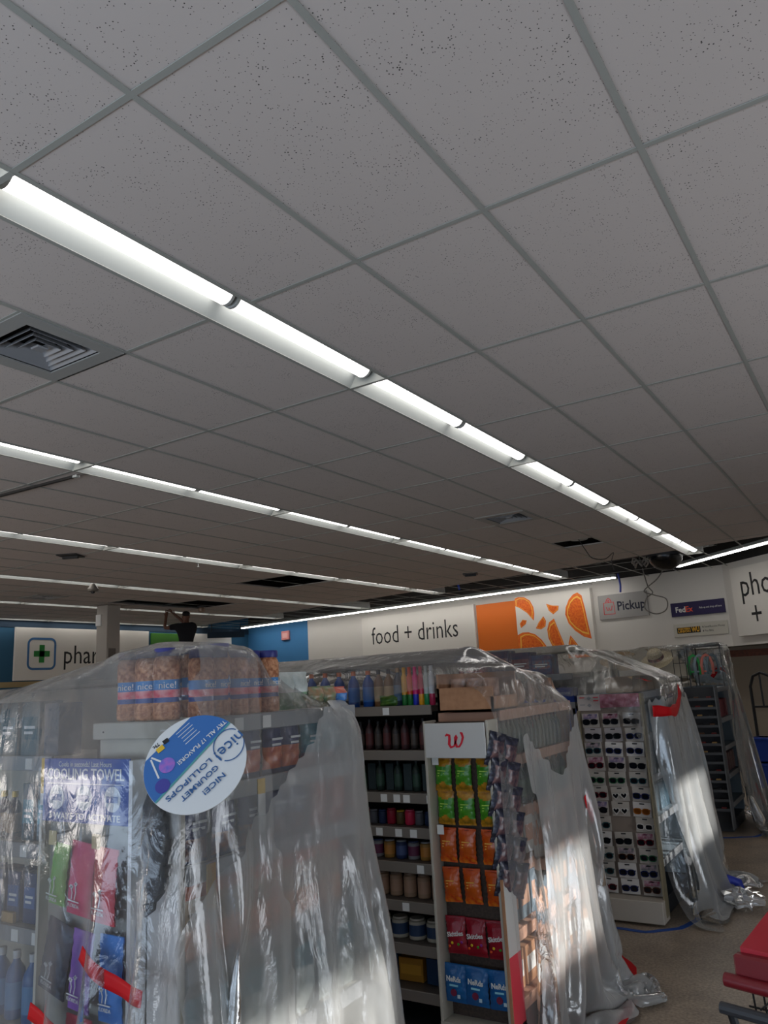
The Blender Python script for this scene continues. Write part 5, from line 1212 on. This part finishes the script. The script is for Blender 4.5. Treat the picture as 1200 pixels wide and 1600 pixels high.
# ================================================================== PLASTIC SHEETING (draped: small position-based cloth solve)
def drape(top, over, zt, boxes, res=.04, steps=90, iters=9, seed=1, flare=.22, fold=.03, relax=.9, tent=None):
    x0, x1, y0, y1 = top; oL, oR, oF, oB = over
    nx = int(round((x1 - x0 + oL + oR) / res)) + 1; ny = int(round((y1 - y0 + oF + oB) / res)) + 1
    sx = np.linspace(x0 - oL, x1 + oR, nx); sy = np.linspace(y0 - oF, y1 + oB, ny)
    SX, SY = np.meshgrid(sx, sy, indexing='ij')
    cx = np.clip(SX, x0, x1); cy = np.clip(SY, y0, y1)
    dx = SX - cx; dy = SY - cy; d = np.hypot(dx, dy) + 1e-9
    rnd = np.random.RandomState(seed)
    ang = np.arctan2(dy, dx)
    wob = np.sin(SX * 9.1 + seed) * np.sin(SY * 7.3 + 2 * seed) + .6 * np.sin(SX * 23 + SY * 17 + seed)
    out = flare * d + fold * wob * np.minimum(1, d * 2)
    P = np.stack([cx + dx / d * out, cy + dy / d * out, zt - .97 * d + .004 * wob], -1)
    low = P[..., 2] < .012
    ex = np.where(low, .012 - P[..., 2], 0)
    P[..., 0] += dx / d * ex; P[..., 1] += dy / d * ex; P[..., 2] = np.maximum(P[..., 2], .012)
    P += rnd.normal(0, .002, P.shape)
    V = np.zeros_like(P); dt = 1 / 60; g = np.array([0, 0, -9.8])
    lx = sx[1] - sx[0]; ly = sy[1] - sy[0]; ld = math.hypot(lx, ly)
    def con(a, b, L, k):
        D_ = b - a; l = np.sqrt((D_ ** 2).sum(-1, keepdims=True)) + 1e-9
        q = D_ * ((l - L) / l * .5 * k); a += q; b -= q
    def conc(a, b, L, k):   # resist compression only (bending)
        D_ = b - a; l = np.sqrt((D_ ** 2).sum(-1, keepdims=True)) + 1e-9
        q = D_ * (np.minimum(l - L, 0) / l * .5 * k); a += q; b -= q
    B = [tuple(b) for b in boxes]
    for st in range(steps):
        V += g * dt; V *= relax; Q = P + V * dt
        onf = P[..., 2] < .0135
        for it in range(iters):
            for s in (0, 1):
                n = (nx - s) // 2; con(Q[s:s+2*n:2], Q[s+1:s+2*n:2], lx, 1)
                n = (ny - s) // 2; con(Q[:, s:s+2*n:2], Q[:, s+1:s+2*n:2], ly, 1)
            for s in (0, 1):
                n = (nx - s) // 2
                con(Q[s:s+2*n:2, :-1], Q[s+1:s+2*n:2, 1:], ld, .25); con(Q[s:s+2*n:2, 1:], Q[s+1:s+2*n:2, :-1], ld, .25)
            if it % 3 == 0:
                for s in range(4):
                    n = (nx - s) // 4
                    if n > 0: conc(Q[s:s+4*n:4], Q[s+2:s+4*n:4][:n], 2*lx*.985, .35)
                    n = (ny - s) // 4
                    if n > 0: conc(Q[:, s:s+4*n:4], Q[:, s+2:s+4*n:4][:, :n], 2*ly*.985, .35)
            Q[..., 2] = np.maximum(Q[..., 2], .010)
            if tent is not None: Q[..., 2] = np.maximum(Q[..., 2], tent(Q[..., 0], Q[..., 1]))
            for (a0, a1, b0, b1, c0, c1) in B:
                m_ = .016
                ins = (Q[..., 0] > a0 - m_) & (Q[..., 0] < a1 + m_) & (Q[..., 1] > b0 - m_) & (Q[..., 1] < b1 + m_) & (Q[..., 2] < c1 + m_) & (Q[..., 2] > c0 - m_)
                if not ins.any(): continue
                q = Q[ins]
                pen = np.stack([q[:, 0] - (a0 - m_), (a1 + m_) - q[:, 0], q[:, 1] - (b0 - m_), (b1 + m_) - q[:, 1], (c1 + m_) - q[:, 2]], 1)
                if c0 > .05: pen = np.concatenate([pen, (q[:, 2] - (c0 - m_))[:, None] + .5], 1)
                k = pen.argmin(1); v = pen[np.arange(len(k)), k]
                q[:, 0] += np.where(k == 0, -v, 0) + np.where(k == 1, v, 0)
                q[:, 1] += np.where(k == 2, -v, 0) + np.where(k == 3, v, 0)
                q[:, 2] += np.where(k == 4, v, 0)
                Q[ins] = q
        Q[onf, :2] = P[onf, :2] * .9 + Q[onf, :2] * .1
        V = (Q - P) / dt
        sp = np.sqrt((V ** 2).sum(-1, keepdims=True)); V *= np.minimum(1, 3 / (sp + 1e-9))
        P = Q
    return P
def sheet(P, name, label, film, sub=1, keep=None):
    nx, ny = P.shape[:2]
    i = np.arange(nx * ny).reshape(nx, ny)
    F_ = np.stack([i[:-1, :-1], i[1:, :-1], i[1:, 1:], i[:-1, 1:]], -1).reshape(-1, 4)
    if keep is not None:
        c = P.reshape(-1, 3)[F_].mean(1); F_ = F_[keep(c[:, 0], c[:, 1], c[:, 2])]
    me = bpy.data.meshes.new(name); me.from_pydata(P.reshape(-1, 3).tolist(), [], F_.tolist()); me.materials.append(film)
    me.polygons.foreach_set('use_smooth', [True] * len(me.polygons))
    o = bpy.data.objects.new(name, me); COL.objects.link(o)
    if sub: s = o.modifiers.new('smooth', 'SUBSURF'); s.levels = sub; s.render_levels = sub
    tag(o, label, 'plastic sheet')
    bv = BVHTree.FromPolygons(P.reshape(-1, 3).tolist(), F_.tolist())
    return o, bv
FILM = film_material('clear_film', .05, .46)
FILM2 = film_material('milky_film', .34, .80, .6)
FILM3 = film_material('hazy_film', .14, .60, .6)
def tent1(x, y):
    h = 1.972 - .155*np.maximum(0, -2.0 - x) - .12*np.maximum(0, x + 1.98) - .42*np.maximum(0, y - 2.0) - .45*np.maximum(0, 1.76 - y) - 2.2*np.maximum(0, x + 1.86)
    return np.where((y > 1.60) & (y < 2.5) & (x < -1.74), h, 0)
T1 = ((-5.0, -1.74, 1.60, 2.50), (0, 1.72, 1.75, 1.2))
P1 = drape(*T1, 2.02,
    [(-7, -2.13, 1.80, 2.48, 0, 1.84), (-2.15, -1.73, 1.62, 2.52, 0, 1.72), (-2.13, -1.74, 1.65, 2.0, 1.6, 1.93),
     (-2.31, -1.87, 1.535, 1.66, 0, 1.63), (-1.87, -1.74, 1.56, 1.66, 0, 1.52), (-1.74, -1.43, 1.42, 1.60, 1.49, 1.78)], seed=3, flare=.13, fold=.06, tent=tent1)
sheet1, bv1 = sheet(P1, 'plastic_sheet', 'clear plastic sheet draped over the nearest shelving with the peanut jars', FILM)
def tent2(x, y):
    h = 1.965 - .05*np.maximum(0, 3.85 - y) * 8 - .30*np.maximum(0, y - 3.95) - .55*np.maximum(0, x + 1.90)
    return np.where((y > 3.66) & (y < 4.68) & (x < -1.67), h, 0)
T2_ = ((-5.2, -1.66, 3.64, 4.70), (0, 1.45, .36, 1.25))
P2 = drape(*T2_, 1.98,
    [(-7, -2.03, 3.65, 4.65, 0, 1.885), (-2.05, -1.67, 3.66, 4.71, 0, 1.65), (-2.0, -1.67, 3.60, 3.9, 1.5, 1.84), (-1.94, -1.88, 3.80, 3.9, 1.6, 1.96), (-2.05, -1.66, 3.50, 3.66, 0, 1.60), (-1.95, -1.75, 4.0, 4.6, 1.6, 1.80)], seed=8, flare=.15, fold=.06, tent=tent2)
sheet2, bv2 = sheet(P2, 'plastic_sheet', 'clear plastic sheet over the second shelving, bulging right of the w logo display', FILM)
def tent3(x, y):
    h = 1.99 - .45*np.maximum(0, x + 2.16)
    return np.where((y > 6.34) & (y < 7.2) & (x < -1.55), h, 0)
T3 = ((-4.6, -1.64, 6.26, 7.22), (0, 1.66, .36, 1.4))
P3_ = drape(*T3, 2.03,
    [(-7, -2.18, 6.30, 7.25, 0, 1.86), (-3.35, -2.22, 6.38, 6.6, 1.7, 2.015), (-2.16, -1.64, 6.14, 7.20, 0, 1.64), (-2.10, -1.68, 6.35, 7.1, 1.5, 1.76), (-1.66, -1.55, 6.32, 7.1, 0, 1.5)], seed=5, flare=.24, fold=.05, tent=tent3)
sheet3, bv3 = sheet(P3_, 'plastic_sheet', 'milky plastic sheet over the third shelving beside the sunglasses rack', FILM)
T4 = ((-4.2, -1.60, 9.58, 10.30), (0, 1.95, .40, 1.3))
P4_ = drape(*T4, 2.10,
    [(-7, -2.13, 9.66, 10.46, 0, 1.62), (-2.13, -1.69, 9.50, 10.47, 0, 1.58), (-2.0, -1.60, 9.60, 10.14, 1.5, 2.04), (-3.08, -2.70, 9.7, 10.0, 1.5, 2.02), (-2.55, -2.2, 9.66, 9.95, 1.5, 2.04)], seed=11, flare=.20, fold=.04)
sheet4, bv4 = sheet(P4_, 'plastic_sheet', 'plastic sheet over the farthest shelving with red tape at the top', FILM)

# second, milkier layer taped over the ends (the ends were wrapped twice)
def outer(P, band, off, name, label, seed, keep=None, film=None):
    a0, a1, b0, b1 = band
    Q = P[a0:a1, b0:b1].copy()
    d0 = np.zeros_like(Q); n_ = np.cross(np.gradient(Q, axis=0), np.gradient(Q, axis=1)); n_ /= np.linalg.norm(n_, axis=-1, keepdims=True) + 1e-9
    I, J = np.meshgrid(np.arange(Q.shape[0]), np.arange(Q.shape[1]), indexing='ij')
    w_ = off * (1.0 + np.sin(I * .13 + J * .08 + seed) * .5)
    Q += n_ * w_[..., None]; Q[..., 2] = np.maximum(Q[..., 2], .015)
    return sheet(Q, name, label, film or FILM2, keep=keep)
def cols_for(P, x_from, x_oR, frac0, frac1): pass
def idx(P, top, over, xa, xb, ya, yb):
    x0, x1, y0, y1 = top; oL, oR, oF, oB = over; nx, ny = P.shape[:2]
    fx_ = lambda x: int(round((x - (x0 - oL)) / (x1 + oR - x0 + oL) * (nx - 1))); fy_ = lambda y: int(round((y - (y0 - oF)) / (y1 + oB - y0 + oF) * (ny - 1)))
    return (max(0, fx_(xa)), min(nx, fx_(xb)), max(0, fy_(ya)), min(ny, fy_(yb)))
outer(P1, idx(P1, *T1, -2.4, 1.0, 1.3, 3.4), .014, 'plastic_sheet', 'milky plastic flap hanging down the right end of the nearest shelving', 1,
      keep=lambda x, y, z: (x > -1.75) & (z < 1.74) & (z < 1.24 + .75*(y - 1.66)) & (y > 1.55))
outer(P1, idx(P1, *T1, -2.4, 1.0, 1.0, 2.4), .024, 'plastic_sheet', 'hazy plastic flap falling below the round lollipop sign', 3,
      keep=lambda x, y, z: (z < 1.93) & (y < 1.92 + .12*(1.7 - z)) & (y > 1.66 - .1*(1.7 - z)) & (x > -1.80), film=FILM3)
outer(P2, idx(P2, *T2_, -2.3, 1.2, 3.4, 5.6), .016, 'plastic_sheet', 'milky plastic flap on the right end of the second shelving', 4,
      keep=lambda x, y, z: (x > -1.67) & (y > 3.80) & (z < 1.60) & (z < np.maximum(1.60 - .62*(y - 3.68), 1.22 + .9*(y - 4.25))))
outer(P3_, idx(P3_, *T3, -2.3, 1.2, 6.1, 8.2), .016, 'plastic_sheet', 'milky plastic flap standing right of the sunglasses rack', 6, keep=lambda x, y, z: (z < 1.56) & (x > -1.64))
outer(P4_, idx(P4_, *T4, -2.2, 1.2, 9.4, 11.2), .014, 'plastic_sheet', 'hazy plastic flap on the right end of the farthest shelving', 9, keep=lambda x, y, z: (z < 1.8) & (x > -1.72), film=FILM3)

# ------------------------------------------------------------------ tape stuck to the sheeting
def tape(bv, pts, dirv, w, mt, label, jag=0., name='tape_strip', off=.006, n=28, follow=.25):
    """pts: points in space that are projected along dirv onto the sheet; w: width"""
    P = [Vector(p) for p in pts]; out = []
    for k in range(n + 1):
        s = k / n * (len(P) - 1); i = min(int(s), len(P) - 2); q = P[i].lerp(P[i + 1], s - i); out.append(q)
    dv = Vector(dirv).normalized(); V = []; rnd = random.Random(len(label))
    for i, q in enumerate(out):
        t = (out[min(i+1, n)] - out[max(i-1, 0)]).normalized(); sd = t.cross(dv).normalized()
        for s in (-1, -.33, .33, 1):
            ww = w * (1 + (rnd.uniform(-jag, jag) if abs(s) == 1 else 0)); c = q + sd * ww * .5 * s
            hit = bv.ray_cast(c - dv * 3, dv)
            V.append((c, hit[0].dot(dv) if hit[0] is not None else None))
    ds = sorted(q[1] for q in V if q[1] is not None); md = ds[len(ds)//2]
    V = [c + dv * ((md + follow * max(-.05 - .15*(follow > .5), min(.05 + .1*(follow > .5), ((d if d is not None else md) - md)))) - c.dot(dv) - off) for c, d in V]
    # smooth along the strip
    for _ in range(6):
        W_ = list(V)
        for i in range(1, n):
            for s in range(4): W_[i*4+s] = (V[(i-1)*4+s] + V[i*4+s]*2 + V[(i+1)*4+s]) / 4
        V = W_
    Fc = [(i*4+s, i*4+s+1, (i+1)*4+s+1, (i+1)*4+s) for i in range(n) for s in range(3)]
    o = MB().add(V, Fc).build(name, mt, smooth=True); so_ = o.modifiers.new('t', 'SOLIDIFY'); so_.thickness = .0015
    return tag(o, label, 'tape')
tape(bv1, [(-1.99, 1.5, 1.125), (-1.88, 1.5, 1.075), (-1.83, 1.5, 1.06), (-1.73, 1.5, 1.05)], (0, 1, 0), .042, TAPE, 'wide red tape strip across the lower left of the nearest sheeting', .1)
tape(bv1, [(-2.22, 1.5, .945), (-2.10, 1.5, .915), (-1.98, 1.5, .87)], (0, 1, 0), .045, TAPE, 'red tape strip at the bottom edge below the navy pouch')
def floor_tape(pts, w, mt, label, zz=.004):
    m = MB(); P = [Vector((a, b)) for a, b in pts]; Pn = []
    for i in range(len(P) - 1):
        for k in range(5): Pn.append(P[i].lerp(P[i+1], k/5))
    Pn.append(P[-1]); rnd = random.Random(5); L_ = []
    for i, p in enumerate(Pn):
        t_ = (Pn[min(i+1, len(Pn)-1)] - Pn[max(i-1, 0)]).normalized(); n2 = Vector((-t_.y, t_.x)); j = rnd.uniform(-.006, .006)
        L_ += [(p.x + n2.x*(w/2+j), p.y + n2.y*(w/2+j), zz), (p.x - n2.x*(w/2-j), p.y - n2.y*(w/2-j), zz)]
    Fc = [(2*i, 2*i+1, 2*i+3, 2*i+2) for i in range(len(Pn) - 1)]
    o = m.add(L_, Fc).build('floor_tape', mt); s = o.modifiers.new('t', 'SOLIDIFY'); s.thickness = .002; return tag(o, label, 'tape')
floor_tape([(-1.66, 3.2), (-1.50, 3.7), (-1.46, 4.2), (-1.49, 4.7), (-1.62, 5.15), (-1.9, 5.5)], .055, TAPE, 'red tape holding the second sheet down on the floor', .03)
floor_tape([(-2.45, 5.98), (-2.1, 5.96), (-1.75, 5.93), (-1.55, 6.1), (-1.44, 6.5), (-1.36, 6.85), (-1.35, 7.3)], .045, BTAPE, 'blue tape holding the third sheet down on the floor')
floor_tape([(-2.3, 9.35), (-1.8, 9.3), (-1.5, 9.45), (-1.36, 9.9), (-1.4, 10.5)], .045, BTAPE, 'blue tape holding the farthest sheet down on the floor')
tape(bv2, [(0, 4.62, 1.10), (0, 4.66, 1.02), (0, 4.68, .95)], (-1, 0, 0), .05, TAPE, 'small red tape patch on the right bulge of the second sheet', .3, n=12)
tape(bv3, [(0, 6.20, 1.50), (0, 6.38, 1.47), (0, 6.58, 1.47), (0, 6.74, 1.54), (0, 6.84, 1.62)], (-1, 0, 0), .08, TAPE, 'ragged red tape across the corner of the third sheet', .5, off=.045, n=30, follow=1.0)
tape(bv3, [(-1.74, 6.4, 0), (-1.66, 6.34, 0), (-1.62, 6.30, 0), (-1.58, 6.28, 0)], (0, 0, -1), .022, TAPE, 'thin red tape line running up to the top of the third sheet', .4, n=16)
tape(bv4, [(-1.86, 9.4, 1.66), (-1.78, 9.4, 1.76), (-1.68, 9.4, 1.74), (-1.62, 9.4, 1.62)], (0, 1, 0), .05, TAPE, 'arched red tape at the top of the farthest sheet', .5, n=20)
tape(bv4, [(0, 9.75, 1.42), (0, 9.80, 1.1), (0, 9.9, .6), (0, 10.0, .12)], (-1, 0, 0), .03, TAPE, 'long thin red tape running down the farthest sheet', .4, n=24)
# crumpled clear bag and blue glove on the floor
cb = thing('crumpled_bag', 'crumpled clear plastic scrap on the floor beside the blue tape', 'plastic scrap', (-1.22, 6.72, 0))
rnd_ = random.Random(4); m = MB(); N1, N2 = 18, 12; V = []
for j in range(N2 + 1):
    for i in range(N1):
        a = 2*PI*i/N1; e = PI*j/N2; r_ = .115*(1 + rnd_.uniform(-.28, .28))
        V.append((r_*math.sin(e)*math.cos(a)*1.2, r_*math.sin(e)*math.sin(a), .075 + .07*math.cos(e)*(1 + rnd_.uniform(-.3, .3))))
m.add(V, [(j*N1+i, j*N1+(i+1) % N1, (j+1)*N1+(i+1) % N1, (j+1)*N1+i) for j in range(N2) for i in range(N1)]); m.build('film', FILM2, cb, smooth=False)
bg = thing('tape_roll', 'folded blue tape bundle on the floor beside the crumpled plastic', 'tape', (-1.33, 6.95, 0), .4)
m = MB(); m.tube([(-.04, 0, .02), (-.05, 0, .10), (-.01, 0, .155), (.05, 0, .13), (.07, 0, .05), (.08, 0, .02)], [.035, .038, .036, .036, .034, .03], 10); m.build('bundle', mat('blue_bundle', '1a2f9a', .5, bump=(20, .6, .01)), bg, smooth=True)
